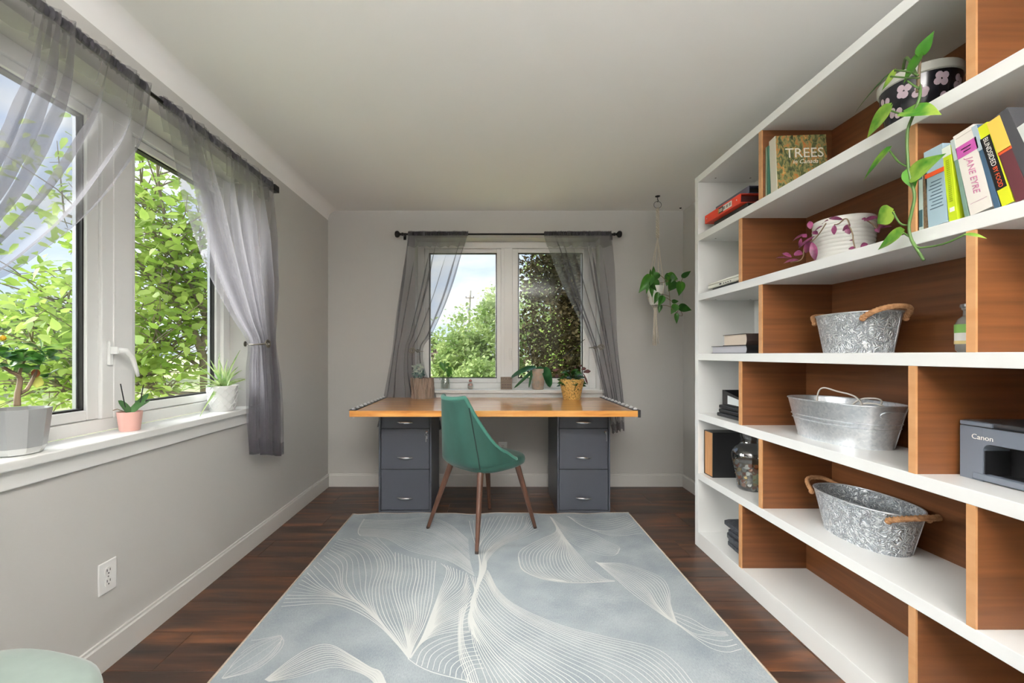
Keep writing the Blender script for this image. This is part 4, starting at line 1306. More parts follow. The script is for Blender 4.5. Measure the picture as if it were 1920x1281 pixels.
# row 4 end compartment: black cases and a box
z = Zs[3]
q = MB()
for k in range(3):
    solo('folder', MB().box(1.325 + 0.006 * k, 1.545, 2.175, 2.490 - 0.008 * (k % 2), z + 0.022 * k, z + 0.022 * k + 0.020), M['black'],
         ['black folder at the bottom of the stack under the black box', 'black folder in the middle of the stack under the black box', 'black folder directly under the black box'][k], 'folder', group='stacked black folders', bev=0.005)
o = thing('document_box', 'open black document box with a white label on the folder stack', 'box', (1.43, 2.32, z + 0.066))
z += 0.066
m = MB()
m.box(1.345, 1.545, 2.458, 2.466, z, z + 0.085); m.box(1.345, 1.545, 2.18, 2.458, z, z + 0.006); m.box(1.539, 1.545, 2.18, 2.458, z + 0.006, z + 0.085)
m.prism([Vector((1.345, 2.458, z + 0.006)), Vector((1.345, 2.18, z + 0.006)), Vector((1.345, 2.18, z + 0.030)), Vector((1.345, 2.458, z + 0.085))], (0.005, 0, 0))
obj('shell', m, M['black'], o, bev=0.001)
obj('front_label', MB().prism([Vector((1.3445, 2.410, z + 0.010)), Vector((1.3445, 2.20, z + 0.008)), Vector((1.3445, 2.20, z + 0.030)), Vector((1.3445, 2.410, z + 0.058))], (-0.0006, 0, 0)), flat((214, 220, 220)), o)

# row 5 end compartment: slip case and vase of coins
z = Zs[4]
o = thing('slipcase', 'black slipcase with a tan corrugated open side beside the coin vase', 'box', (1.42, 2.53, z))
x0, x1, y0, y1, h = 1.296, 1.555, 2.478, 2.578, 0.262
m = MB(); m.box(x0, x1, y0, y0 + 0.004, z, z + h); m.box(x0, x1, y1 - 0.004, y1, z, z + h); m.box(x0, x1, y0 + 0.004, y1 - 0.004, z, z + 0.004); m.box(x0, x1, y0 + 0.004, y1 - 0.004, z + h - 0.004, z + h)
obj('shell', m, M['black'], o)
obj('contents', MB().box(x0 + 0.003, x1, y0 + 0.004, y1 - 0.004, z + 0.004, z + h - 0.004), mat('kraft', (196, 146, 98), 0.8, c2=(170, 120, 78), scale=9, stretch=(1, 14, 1)), o)

vx, vy = 1.392, 2.275
vs_ = thing('glass_vase', 'clear glass ginger-jar vase filled with coins', 'vase', (vx, vy, z))
prof = [(0.058, 0.0), (0.062, 0.004), (0.066, 0.03), (0.078, 0.09), (0.092, 0.15), (0.0955, 0.18), (0.090, 0.205), (0.072, 0.226), (0.052, 0.240), (0.046, 0.255), (0.052, 0.285), (0.060, 0.305),
        (0.058, 0.305), (0.050, 0.285), (0.043, 0.255), (0.049, 0.239), (0.069, 0.223), (0.087, 0.203), (0.0925, 0.18), (0.089, 0.15), (0.075, 0.09), (0.063, 0.03), (0.058, 0.008)]
M['vase'] = pane_mat('smoky_glass', (0.86, 0.87, 0.88), 0.13, 0.02)
obj('glass', MB().lathe((vx, vy, z), prof, 40, cap0=True, cap1=True), M['vase'], vs_, smooth=50)
silver, copper, gold = mat('coin_silver', (170, 168, 158), 0.35, 0.8), mat('coin_copper', (160, 96, 60), 0.4, 0.8), mat('coin_gold', (190, 160, 96), 0.35, 0.8)
rc = random.Random(4)
for mm_, nm, cnt in ((silver, 'silver_coins', 110), (copper, 'copper_coins', 60), (gold, 'brass_coins', 40)):
    q = MB()
    for k in range(cnt):
        hz = rc.uniform(0.012, 0.150)
        rr = interp([(0.0, 0.055), (0.03, 0.061), (0.09, 0.073), (0.15, 0.086)], hz)
        a = rc.uniform(0, 2 * pi)
        rad = rr - rc.uniform(0.003, 0.008)
        R_ = Matrix.Translation((vx + rad * cos(a), vy + rad * sin(a), z + hz)) @ Matrix.Rotation(a, 4, 'Z') @ Matrix.Rotation(rc.uniform(-0.5, 0.5) + pi / 2, 4, 'Y') @ Matrix.Rotation(rc.uniform(-.4, .4), 4, 'X')
        L_ = MB().lathe((0, 0, 0), [(rc.choice((0.009, 0.0105, 0.012)), -0.0008), (rc.choice((0.009, 0.0105, 0.012)), 0.0008)], 10, cap0=True, cap1=True)
        q.add([R_ @ Vector(p) for p in L_.v], L_.f)
    obj(nm, q, mm_, vs_)['kind'] = 'stuff'
q = MB().lathe((vx, vy, z), [(0.045, 0.012), (0.052, 0.03), (0.064, 0.09), (0.076, 0.148), (0.02, 0.155)], 20, cap0=True, cap1=True)
obj('coin_heap', q, mat('coin_heap', (140, 124, 96), 0.5, 0.6, c2=(100, 78, 54), scale=90), vs_)['kind'] = 'stuff'
obj('banknote', MB().grid(lambda u, v: Vector((vx + 0.0665 * cos(4.3 + 0.95 * u) * (0.93 + 0.17 * v), vy + 0.0665 * sin(4.3 + 0.95 * u) * (0.93 + 0.17 * v), z + 0.030 + 0.055 * v + 0.02 * (1 - u))), 10, 4), flat((170, 178, 130)), vs_)

# row 6 end compartment: rough slates
z = Zs[5]
slate = mat('slate', (44, 48, 54), 0.6, c2=(84, 88, 96), scale=60, stretch=(1, 1, 3), bmp=0.5)
rc = random.Random(9)
order = ['lowest', 'second lowest', 'third lowest', 'third highest', 'second highest', 'topmost']
for k in range(6):
    ccx, ccy = 1.405 + rc.uniform(-.012, .012), 2.325 + rc.uniform(-.014, .014)
    pts = []
    for i in range(18):
        a = 2 * pi * i / 18
        ex = 0.45
        r = 1 + rc.uniform(-0.05, 0.05)
        pts.append(Vector((ccx + math.copysign(abs(cos(a)) ** ex, cos(a)) * 0.066 * r, ccy + math.copysign(abs(sin(a)) ** ex, sin(a)) * 0.105 * r, z + k * 0.0225)))
    solo('slate_tile', MB().prism(pts, (0, 0, 0.0222)), slate, 'rough dark slate, %s of the stack in the bottom end compartment' % order[k], 'slate', group='stacked slates', bev=0.003)

# ---- printer
z = Zs[3]
px0, px1, py0, py1 = 1.378, 1.585, 0.815, 1.250
pr = thing('printer', 'dark grey desktop printer on the fourth shelf at the right edge', 'printer', (1.48, 1.03, z))
pg = mat('printer_grey', (104, 112, 124), 0.45)
pd = mat('printer_dark', (52, 54, 58), 0.3)
h = 0.150
o0, o1, oz0, oz1 = 0.885, 1.192, 0.020, 0.106          # paper opening
m = MB()
m.box(px0, px1, o1, py1, z, z + h); m.box(px0, px1, py0, o0, z, z + h)
m.box(px0, px1, o0, o1, z + oz1, z + h); m.box(px0 + 0.02, px1, o0, o1, z, z + 0.012)
for (yy, s) in ((o1, -1), (o0, 1)):
    for (zc, t_) in ((oz1, -1),):
        pts = [Vector((px0, yy, z + zc))] + [Vector((px0, yy + s * 0.02 * (1 - sin(a)), z + zc - 0.02 * (1 - cos(a)))) for a in [i / 6 * pi / 2 for i in range(7)]]
        m.prism(pts, (0.08, 0, 0))
bd = obj('body', m, pg, pr, bev=0.002)
obj('paper_slot', MB().box(px0 + 0.075, px0 + 0.08, o0, o1, z + 0.012, z + oz1), M['black'], pr)
obj('slot_roof', MB().box(px0 + 0.004, px0 + 0.08, o0, o1, z + oz1 - 0.003, z + oz1), M['black'], pr)
obj('slot_floor', MB().box(px0 + 0.015, px0 + 0.08, o0, o1, z + 0.012, z + 0.016), M['black'], pr)
for s in (o1 - 0.003, o0):
    obj('slot_side', MB().box(px0 + 0.004, px0 + 0.08, s, s + 0.003, z + 0.012, z + oz1 - 0.02), M['black'], pr)
obj('output_tray', MB().box(px0 - 0.004, px0 + 0.02, o0 - 0.02, o1 + 0.024, z + 0.003, z + 0.021), pg, pr, bev=0.003)
obj('tray_gap', MB().box(px0 - 0.0045, px0 - 0.0035, 1.075, 1.078, z + 0.003, z + 0.021), M['black'], pr)
obj('scanner_lid', MB().box(px0 + 0.004, px1, py0, py1, z + h + 0.0025, z + h + 0.016), pd, pr, bev=0.004)
obj('control_strip', MB().box(px0 - 0.001, px0 + 0.02, 1.170, py1, z + h + 0.0025, z + h + 0.014), pg, pr, bev=0.002)
obj('lid_gap', MB().box(px0 + 0.002, px1 - 0.004, py0 + 0.002, py1 - 0.002, z + h, z + h + 0.0025), M['black'], pr)
text('brand_mark', 'Canon', white, bd, (px0 - 0.0006, 1.193, z + 0.122), (0, -1, 0), (0, 0, 1), 0.020)
# ================================================================== plants and sill things
def leaf(P0, P1, width, nrm, kind='heart', bend=0.12, fold=0.22, n=11):
    """one leaf from its base P0 to its tip P1; nrm = the way its upper side faces"""
    P0, P1, nrm = Vector(P0), Vector(P1), Vector(nrm)
    ax = P1 - P0
    L = ax.length
    t = ax.normalized()
    side = t.cross(nrm).normalized()
    up = side.cross(t).normalized()
    m = MB(); vs = []; fs = []
    cols = 5
    for i in range(n):
        a = i / (n - 1)
        if kind == 'heart': w = max(0.10 * (a < 0.5), sin(pi * a ** 0.60) ** 0.80) * (1 - a) ** 0.22 * 1.12
        elif kind == 'lance': w = max(0, sin(pi * min(1, a * 0.96 + 0.04))) ** 0.8
        elif kind == 'strap': w = min(1, 0.45 + a * 3) * (1 - a ** 3.5) ** 0.6
        elif kind == 'spoon': w = (0.30 + 0.70 * sin(pi * min(1, a) ** 1.3)) * (1 - a ** 6)
        else: w = (1 - a) ** 0.9 * 0.9 + 0.08
        w = max(w, 0.02) * width * 0.5
        z = -bend * L * (a - 0.0) ** 2 + bend * L * 0.5 * a
        for c in range(cols):
            q = (c / (cols - 1) - 0.5) * 2
            back = -0.09 * L * abs(q) * (1 - a / 0.3) if (kind == 'heart' and a < 0.3) else 0
            vs.append(P0 + t * (a * L + back) + side * q * w + up * (z + fold * w * abs(q)))
    for i in range(n - 1):
        for c in range(cols - 1):
            fs.append((i * cols + c, i * cols + c + 1, (i + 1) * cols + c + 1, (i + 1) * cols + c))
    return m.add(vs, fs)

M['pothos'] = leaf_mat('pothos_leaf', (44, 104, 30), (84, 144, 44), 10, 0.25, 0.35)
M['pothos_var'] = leaf_mat('pothos_variegated', (58, 124, 34), (156, 186, 76), 16, 0.25, 0.35)
M['pothos_dark'] = leaf_mat('pothos_dark', (30, 78, 22), (58, 110, 36), 14, 0.2, 0.4)
M['stem'] = mat('green_stem', (74, 104, 48), 0.5)
M['brown_stem'] = mat('brown_stem', (122, 104, 80), 0.7)
M['purple'] = leaf_mat('purple_leaf', (84, 26, 58), (148, 70, 112), 26, 0.2, 0.4)
M['ceramic'] = mat('white_ceramic', (232, 232, 226), 0.18)

def soil_disc(c, r, z, parent):
    obj('soil', MB().lathe((c[0], c[1], z), [(r, -0.01), (r * 0.97, 0.0), (r * 0.5, 0.004)], 24, cap0=True, cap1=True), M['soil'], parent, smooth=40)

# ---- pothos on the top shelf: pot with painted flowers, vine hanging over the front
pc = (1.425, 1.415); z = Zs[0]
po = thing('potted_pothos', 'pothos in a black flower-painted pot trailing down the front of the bookcase', 'plant', (pc[0], pc[1], z))
pot = obj('pot', MB().lathe((pc[0], pc[1], z), [(0.074, 0), (0.078, 0.006), (0.096, 0.12), (0.100, 0.165), (0.096, 0.165), (0.090, 0.12), (0.08, 0.1)], 36, cap1=True), mat('black_glaze', (30, 30, 36), 0.2), po, smooth=40)
obj('rim', MB().lathe((pc[0], pc[1], z), [(0.1000, 0.160), (0.1045, 0.163), (0.1055, 0.185), (0.102, 0.190), (0.096, 0.188), (0.096, 0.16)], 36, cap0=False), flat((206, 206, 198), 0.25), po, smooth=40)
soil_disc(pc, 0.095, z + 0.165, po)
rc = random.Random(12)
def on_pot(a, zz, r0=0.0745, r1=0.100, h=0.165, e=0.0012):
    r = r0 + (r1 - r0) * (zz / h) + e
    return Vector((pc[0] + r * cos(a), pc[1] + r * sin(a), z + zz))
for k, (a, zz) in enumerate(((3.55, 0.125), (3.95, 0.105), (4.45, 0.130), (4.60, 0.070), (3.25, 0.07), (5.0, 0.12), (2.9, 0.12), (3.75, 0.045))):
    q = MB()
    for p in range(4):
        b = p * pi / 2 + rc.uniform(0, 1)
        ring = [on_pot(a + (cos(b) * 0.013 + cos(t / 10 * 2 * pi) * 0.011) / 0.11, zz + sin(b) * 0.013 + sin(t / 10 * 2 * pi) * 0.011, e=0.0030 + 0.0006 * p) for t in range(10)]
        q.add(ring, [tuple(range(10))])
    obj('painted_flower', q, flat((206, 186, 196)), pot)
for k, (a, zz) in enumerate(((3.70, 0.075), (4.15, 0.075), (4.25, 0.055), (3.45, 0.09), (4.75, 0.10))):
    q = MB()
    q.add([on_pot(a + dx / 0.11, zz + dz, e=0.0024) for dx, dz in ((-0.022, -0.012), (0.0, -0.008), (0.020, 0.014), (0.012, 0.022), (-0.010, 0.008))], [(0, 1, 2, 3, 4)])
    obj('painted_leaf', q, flat((40, 112, 128)), pot)

VX = 1.215
def vc(u, v, X=VX): return at(1590 + u / 2.848, 50 + v / 2.848, X=X)
main = [Vector((1.36, 1.41, z + 0.172)), Vector((1.30, 1.33, z + 0.20)), vc(385, 330, 1.235), vc(352, 460, 1.222), vc(318, 560), vc(318, 700), vc(330, 800), vc(355, 900), vc(340, 990), vc(325, 1070), vc(340, 1140), vc(375, 1200), vc(405, 1248)]
obj('vine', MB().tube([tuple(p) for p in spline([tuple(p) for p in main], 60)], 0.0038, 8), M['stem'], po, smooth=True)
upst = [vc(372, 350, 1.235), vc(378, 260, 1.235), vc(388, 150, 1.235)]
obj('vine', MB().tube(upst, [0.0045, 0.004, 0.003], 7), M['brown_stem'], po, smooth=True)
TOV = Vector((-0.75, -0.62, 0.25))
PL = [((385, 150), (458, 22), 50, 'pothos', (-.5, -.7, .3)), ((392, 150), (288, 305), 66, 'pothos', (-.9, -.3, .4)), ((215, 262), (22, 460), 50, 'pothos', (-.6, -.5, .7)),
      ((250, 232), (180, 345), 24, 'pothos_var', (-.3, -.9, .1)), ((303, 455), (498, 458), 92, 'pothos_var', (-.6, -.6, .6)), ((226, 425), (92, 596), 78, 'pothos_var', (-.8, -.5, .3)),
      ((222, 655), (70, 822), 66, 'pothos_var', (-.7, -.5, .6)), ((335, 805), (512, 676), 92, 'pothos_var', (-.7, -.6, .3)), ((240, 985), (150, 1052), 96, 'pothos_var', (-.6, -.7, .2)),
      ((292, 1098), (150, 1190), 84, 'pothos_var', (-.7, -.5, .5)), ((628, 1108), (742, 1126), 22, 'pothos_var', (-.4, -.6, .6)), ((330, 760), (352, 872), 60, 'pothos', (-.9, -.4, .1))]
for (a, b, w, mk, nr) in PL:
    obj('leaf', leaf(vc(*a), vc(*b), w / 2.848 / 640 * 1.15, nr), M[mk], po, smooth=True, fix=False)
for pts in (((378, 275), (300, 272), (215, 264)), ((345, 468), (290, 468), (226, 448)), ((330, 755), (270, 722), (222, 662)), ((330, 1062), (280, 1052), (240, 990)),
            ((340, 1128), (292, 1100)), ((350, 1150), (370, 1178), (420, 1178), (520, 1158), (630, 1108)), ((375, 260), (320, 240), (250, 233)), ((378, 330), (345, 310), (318, 290))):
    obj('petiole', MB().tube([tuple(p) for p in spline([tuple(vc(*p)) for p in pts], 12)], 0.0026, 6), M['stem'], po, smooth=True)

# ---- purple tradescantia in a white ribbed pot
pc2 = (1.428, 1.722); z = Zs[1]
tr = thing('potted_tradescantia', 'purple-leaved trailing plant in a white ribbed pot', 'plant', (pc2[0], pc2[1], z))
prof = [(0.074, 0.0), (0.081, 0.006)]
for k in range(10):
    zz = 0.012 + k * 0.0150
    r = 0.085 + 0.015 * sin(pi * min(1, (k + 1) / 11.0) * 0.62)
    prof += [(r - 0.001, zz), (r + 0.0018, zz + 0.003), (r + 0.0026, zz + 0.0075), (r + 0.0018, zz + 0.012)]
prof += [(0.0995, 0.166), (0.101, 0.172), (0.098, 0.174), (0.095, 0.160), (0.09, 0.14)]
obj('pot', MB().lathe((pc2[0], pc2[1], z), prof, 40, cap1=True), M['ceramic'], tr, smooth=60)
soil_disc(pc2, 0.092, z + 0.15, tr)
def tc_(u, v, X=1.285): return at(1450 + u / 7.68, 390 + v / 7.68, X=X)
TL = [((1000, 172), (775, 128), 55), ((790, 180), (695, 222), 70), ((705, 262), (555, 352), 52), ((540, 300), (520, 182), 75), ((465, 380), (235, 474), 70), ((590, 408), (318, 588), 44),
      ((552, 478), (440, 655), 110), ((560, 500), (602, 752), 95), ((400, 440), (372, 565), 44), ((418, 668), (285, 636), 95), ((260, 712), (120, 628), 62), ((232, 724), (5, 698), 32),
      ((365, 752), (110, 775), 66), ((960, 222), (838, 262), 40), ((880, 248), (872, 385), 60), ((1112, 250), (975, 325), 70), ((1068, 285), (1095, 375), 72), ((1185, 578), (1068, 580), 44),
      ((1255, 560), (1352, 520), 72), ((640, 380), (560, 330), 60), ((1140, 470), (1095, 462), 30), ((480, 420), (420, 380), 60)]
for (a, b, w) in TL:
    nr = (-.7 + random.uniform(-.3, .3), -.6 + random.uniform(-.3, .3), .4 + random.uniform(-.3, .4))
    obj('leaf', leaf(tc_(*a), tc_(*b), w / 7.68 / 470, nr, 'lance', 0.25), M['purple'], tr, smooth=True, fix=False)
for (a, b, w) in (((1305, 180), (1490, 125), 74), ((1505, 300), (1635, 205), 66), ((1505, 300), (1690, 252), 30), ((1480, 288), (1522, 350), 56), ((1330, 165), (1270, 148), 40)):
    obj('leaf', leaf(tc_(*a, X=1.40), tc_(*b, X=1.40), w / 7.68 / 470, (-.7, -.5, .4), 'lance', 0.25), M['purple'], tr, smooth=True, fix=False)
for pts in (((1010, 170), (940, 230), (880, 240)), ((760, 220), (690, 330), (620, 420), (560, 480)), ((560, 470), (450, 560), (430, 700), (370, 760), (250, 780)), ((1080, 240), (1140, 370), (1150, 470), (1175, 575)),
            ((1000, 165), (1060, 160), (1100, 240))):
    obj('stem', MB().tube([tuple(p) for p in spline([tuple(tc_(*p)) for p in pts], 14)], 0.0022, 6), M['brown_stem'], tr, smooth=True)
obj('stem', MB().tube([tc_(1330, 170, 1.40), tc_(1425, 230, 1.40), tc_(1490, 300, 1.40)], 0.0022, 6), M['brown_stem'], tr, smooth=True)

# ---- hanging pothos in a knotted cord hanger
HY = 3.43
hk = at(1233, 366.5, Y=HY); hx, hz = hk.x, CZ
M['cord'] = mat('cotton_cord', (222, 214, 200), 0.9, c2=(204, 194, 178), scale=120, bmp=0.3)
hk_o = thing('ceiling_hook', 'small dark hook in the ceiling above the hanging plant', 'hook', (hx, HY, CZ))
obj('plate', MB().lathe((hx, HY, CZ), [(0.020, 0.0), (0.018, -0.005), (0.006, -0.009)], 16, cap1=True), M['black_metal'], hk_o, smooth=40)
obj('hook', MB().tube([(hx, HY, CZ - 0.006), (hx, HY, CZ - 0.028), (hx + 0.006, HY, CZ - 0.036), (hx + 0.002, HY, CZ - 0.046), (hx - 0.007, HY, CZ - 0.042)], 0.003, 7), M['black_metal'], hk_o, smooth=True)
sc = at(1276, 390, Z=CZ)
solo('ceiling_hook', MB().lathe((sc.x, sc.y, CZ - 0.008), [(0.003, 0), (0.009, 0.004), (0.010, 0.008)], 10, cap0=True), M['black_metal'], 'tiny dark screw in the ceiling near the bookcase end', 'hook', origin=(sc.x, sc.y, CZ), smooth=True)
hp_ = thing('hanging_pothos', 'pothos hanging from the ceiling in a white knotted cord holder', 'plant', (hx, HY, CZ - 0.046))
def hc(u, v, Y=HY - 0.06): return at(1170 + u / 3.767, 340 + v / 3.767, Y=Y)
ctr = hc(232, 760, HY)
obj('ring', MB().tube([(hx + 0.030 * cos(a / 24 * 2 * pi), HY, CZ - 0.070 + 0.028 * sin(a / 24 * 2 * pi)) for a in range(25)], 0.0028, 7, cap=False), M['steel'], hp_, smooth=True)
pz0, pz1 = at(0, 548 + 24, Y=HY).z, at(0, 548 - 12, Y=HY).z
px_ = ctr.x - 0.012
obj('pot', MB().lathe((px_, HY, pz0), [(0.035, 0), (0.044, 0.01), (0.060, 0.09), (0.066, 0.150), (0.062, 0.150), (0.055, 0.09)], 28, cap1=True), M['ceramic'], hp_, smooth=40)
zk = at(0, 340 + 400 / 3.767, Y=HY).z
br = MB()
for s in range(3):
    pts = [(hx + 0.010 * cos(t * 1.1 + s * 2.09), HY + 0.010 * sin(t * 1.1 + s * 2.09), CZ - 0.095 + (zk - CZ + 0.095) * t / 22) for t in range(23)]
    br.tube(pts, 0.0055, 6)
obj('braid', br, M['cord'], hp_, smooth=True)
for k in range(4):
    a = pi / 4 + k * pi / 2
    pr_, ps_ = 0.068, 0.040
    pts = [(hx, HY, zk), (px_ + pr_ * cos(a), HY + pr_ * sin(a), pz0 + 0.152), (px_ + 0.056 * cos(a), HY + 0.056 * sin(a), pz0 + 0.04), (px_ + 0.012 * cos(a), HY + 0.012 * sin(a), pz0 - 0.03)]
    obj('cord', MB().tube(pts, 0.0034, 6), M['cord'], hp_, smooth=True)
    b = a + pi / 4
    obj('cord', MB().tube([(px_ + 0.066 * cos(a), HY + 0.066 * sin(a), pz0 + 0.11), (px_ + 0.058 * cos(b), HY + 0.058 * sin(b), pz0 + 0.05), (px_ + 0.062 * cos(a + pi / 2), HY + 0.062 * sin(a + pi / 2), pz0 + 0.11)], 0.003, 6), M['cord'], hp_, smooth=True)
zt_ = at(0, 340 + 1165 / 3.767, Y=HY).z
rc = random.Random(2)
for k in range(8):
    a = k * pi / 4
    obj('tassel_cord', MB().tube([(px_ + 0.008 * cos(a), HY + 0.008 * sin(a), pz0 - 0.026), (px_ + 0.012 * cos(a), HY + 0.012 * sin(a), pz0 - 0.15),
        (px_ + 0.022 * cos(a) + rc.uniform(-.006, .006), HY + 0.02 * sin(a), zt_ + rc.uniform(0, 0.02))], 0.0036, 6), M['cord'], hp_, smooth=True)
obj('knot', MB().ball((px_, HY, pz0 - 0.030), 0.016, 10, 6), M['cord'], hp_, smooth=True)
HL = [((192, 668), (106, 788), 66), ((245, 655), (168, 715), 44), ((196, 700), (248, 784), 68), ((190, 738), (201, 822), 28), ((206, 660), (210, 596), 24), ((186, 662), (188, 618), 18),
      ((308, 668), (384, 692), 56), ((352, 705), (316, 778), 70), ((330, 655), (300, 740), 62), ((398, 712), (390, 810), 60), ((412, 678), (474, 631), 34), ((240, 788), (214, 868), 34), ((276, 812), (242, 884), 42), ((258, 875), (246, 932), 28),
      ((340, 852), (388, 846), 28), ((370, 874), (333, 938), 46), ((388, 888), (480, 910), 52), ((370, 934), (373, 1008), 28), ((170, 720), (158, 798), 22)]
for i, (a, b, w) in enumerate(HL):
    obj('leaf', leaf(hc(*a), hc(*b), w / 3.767 / 233 * 1.1, (random.uniform(-.4, .3), -1, random.uniform(0, .5))), M['pothos_dark' if i % 3 else 'pothos'], hp_, smooth=True, fix=False)
for pts in (((220, 690), (250, 662), (300, 700), (335, 705)), ((240, 720), (300, 710), (360, 700), (398, 715)), ((318, 760), (325, 850), (332, 890), (372, 930)), ((240, 793), (280, 800), (318, 812)), ((262, 876), (300, 878), (330, 890)),
            ((280, 815), (310, 830), (345, 852)), ((372, 930), (390, 900)), ((385, 885), (412, 940), (400, 952), (372, 938)), ((400, 715), (412, 690), (415, 678))):
    obj('stem', MB().tube([tuple(p) for p in spline([tuple(hc(*p)) for p in pts], 12)], 0.0024, 6), M['brown_stem'], hp_, smooth=True)

# ================================================================== left window sill
SZ = 0.855
# faceted grey pot with a little tree
c = at(38, 838, Z=SZ); c = Vector((-1.478, 1.335, SZ))
bn = thing('potted_succulent_tree', 'little gnarled succulent tree in a faceted grey pot on the left sill', 'plant', tuple(c))
pg_ = mat('grey_glaze', (150, 152, 152), 0.28)
obj('pot', MB().lathe(c, [(0.048, 0), (0.056, 0.004), (0.066, 0.024), (0.079, 0.142), (0.074, 0.142), (0.07, 0.115)], 10, ph=0.2, cap1=True), pg_, bn, smooth=12)
obj('foot_glaze', MB().lathe(c, [(0.0485, 0), (0.0568, 0.0038), (0.0668, 0.0235)], 10, ph=0.2), flat((216, 218, 216), 0.25), bn, smooth=12)
soil_disc(c, 0.071, SZ + 0.118, bn)
def bc(u, v, X=-1.47): return at(u / 4.27, 600 + v / 4.27, X=X)
tk = [bc(138, 690), bc(140, 600), bc(160, 500), bc(150, 450), bc(80, 410), bc(10, 370)]
obj('trunk', MB().tube([tuple(p) for p in spline([tuple(p) for p in tk], 24)], [0.0085 - 0.004 * k / 23 for k in range(24)], 8), M['brown_stem'], bn, smooth=True)
obj('branch', MB().tube([bc(160, 590), bc(215, 560), bc(250, 500), bc(290, 420), bc(320, 340)], [0.006, 0.0055, 0.005, 0.004, 0.003], 8), M['brown_stem'], bn, smooth=True)
obj('branch', MB().tube([bc(150, 450), bc(170, 380), bc(200, 320)], [0.005, 0.004, 0.003], 8), M['brown_stem'], bn, smooth=True)
sg = leaf_mat('succulent_leaf', (34, 78, 28), (84, 132, 54), 30, 0.15, 0.3)
rc = random.Random(21)
tips = [(60, 290), (20, 260), (110, 330), (180, 330), (200, 380), (150, 290), (300, 260), (330, 240), (360, 300), (280, 300), (320, 350), (90, 380), (30, 370), (240, 320), (370, 460), (400, 290), (-20, 250), (-60, 300), (130, 270)]
for (u, v) in tips:
    for k in range(4):
        p0 = bc(u, v, -1.47 + rc.uniform(-.05, .05))
        d = Vector((rc.uniform(-1, 1), rc.uniform(-1, 1), rc.uniform(-.3, .6))).normalized()
        obj('leaf', leaf(p0, p0 + d * rc.uniform(0.032, 0.050), rc.uniform(0.024, 0.034), (rc.uniform(-.4, .4), rc.uniform(-.4, .4), 1), 'spoon', 0.2), sg, bn, smooth=True, fix=False)
obj('dry_leaf', leaf(bc(290, 390), bc(285, 465), 0.022, (.5, -.8, 0), 'lance'), flat((150, 84, 40)), bn, smooth=True, fix=False)
obj('yellow_leaf', leaf(bc(320, 460), bc(290, 545), 0.030, (.6, -.8, 0), 'spoon'), flat((186, 190, 84)), bn, smooth=True, fix=False)
obj('yellow_flower', MB().ball(bc(20, 145), 0.009, 8, 5), flat((232, 182, 40)), bn, smooth=True)

# pink pot with orchid leaves and two stakes
c = Vector((-1.474, 1.748, SZ))
pk = thing('potted_orchid', 'small leafless-stemmed orchid in a pink pot on the left sill', 'plant', tuple(c))
pk['label'] = 'small orchid with two dark stakes in a pink pot on the left sill'
obj('pot', MB().lathe(c, [(0.032, 0), (0.035, 0.004), (0.043, 0.078), (0.039, 0.078), (0.036, 0.05)], 32, cap1=True), mat('pink_ceramic', (226, 176, 164), 0.4), pk, smooth=40)
soil_disc(c, 0.038, SZ + 0.066, pk)
def kc(u, v, X=-1.474): return at(u / 4.27, 600 + v / 4.27, X=X)
og = leaf_mat('orchid_leaf', (52, 92, 46), (86, 124, 78), 18, 0.1, 0.3)
base = Vector((c.x, c.y, SZ + 0.070))
for (b, w, nr) in (((955, 645), 0.034, (.6, -.5, .7)), ((1195, 580), 0.026, (.7, -.6, .3)), ((1210, 632), 0.012, (.5, -.5, .7))):
    obj('leaf', leaf(base, kc(*b), w, nr, 'strap', 0.12), og, pk, smooth=True, fix=False)
for a, b in (((1003, 700), (965, 512)), ((1118, 690), (1148, 525))):
    obj('stake', MB().tube([kc(*a), kc(*b)], 0.0022, 6), M['black'], pk)
obj('aerial_root', MB().tube([base, kc(940, 715), kc(905, 725)], 0.0018, 5), M['brown_stem'], pk, smooth=True)

# white scaled pot with an aloe-like plant
c = Vector((-1.485, 2.372, SZ))
al = thing('potted_aloe', 'spiky aloe in a white scalloped pot at the far end of the left sill', 'plant', tuple(c))
wp = flat((226, 226, 224), 0.4)
R0, R1, PH = 0.062, 0.077, 0.140
obj('pot', MB().lathe(c, [(R0 - 0.003, 0), (R0, 0.004), (R1, PH), (R1 - 0.005, PH), (R1 - 0.01, PH - 0.03)], 40, cap1=True), wp, al, smooth=40)
sc_ = MB()
for row in range(6):
    zz = 0.014 + row * 0.021
    for k in range(11):
        a0 = 2 * pi * (k + 0.5 * (row % 2)) / 11
        r = R0 + (R1 - R0) * zz / PH
        arc = []
        for t in range(7):
            q = (t / 6 - 0.5) * 2
            rr = R0 + (R1 - R0) * (zz + 0.021 * q * q) / PH
            a = a0 + q * pi / 11
            arc.append((c.x + (rr + 0.0006) * cos(a), c.y + (rr + 0.0006) * sin(a), SZ + zz + 0.021 * q * q))
        sc_.tube(arc, 0.0019, 5)
obj('scallop_relief', sc_, wp, al, smooth=True)['kind'] = 'stuff'
soil_disc(c, 0.064, SZ + PH - 0.022, al)
ag = leaf_mat('aloe_leaf', (118, 158, 88), (188, 204, 146), 20, 0.3, 0.4)
def ac(u, v, X=-1.485): return at(340 + u / 4.003, 560 + v / 4.003, X=X)
rc = random.Random(8)
b0 = Vector((c.x, c.y, SZ + PH - 0.02))
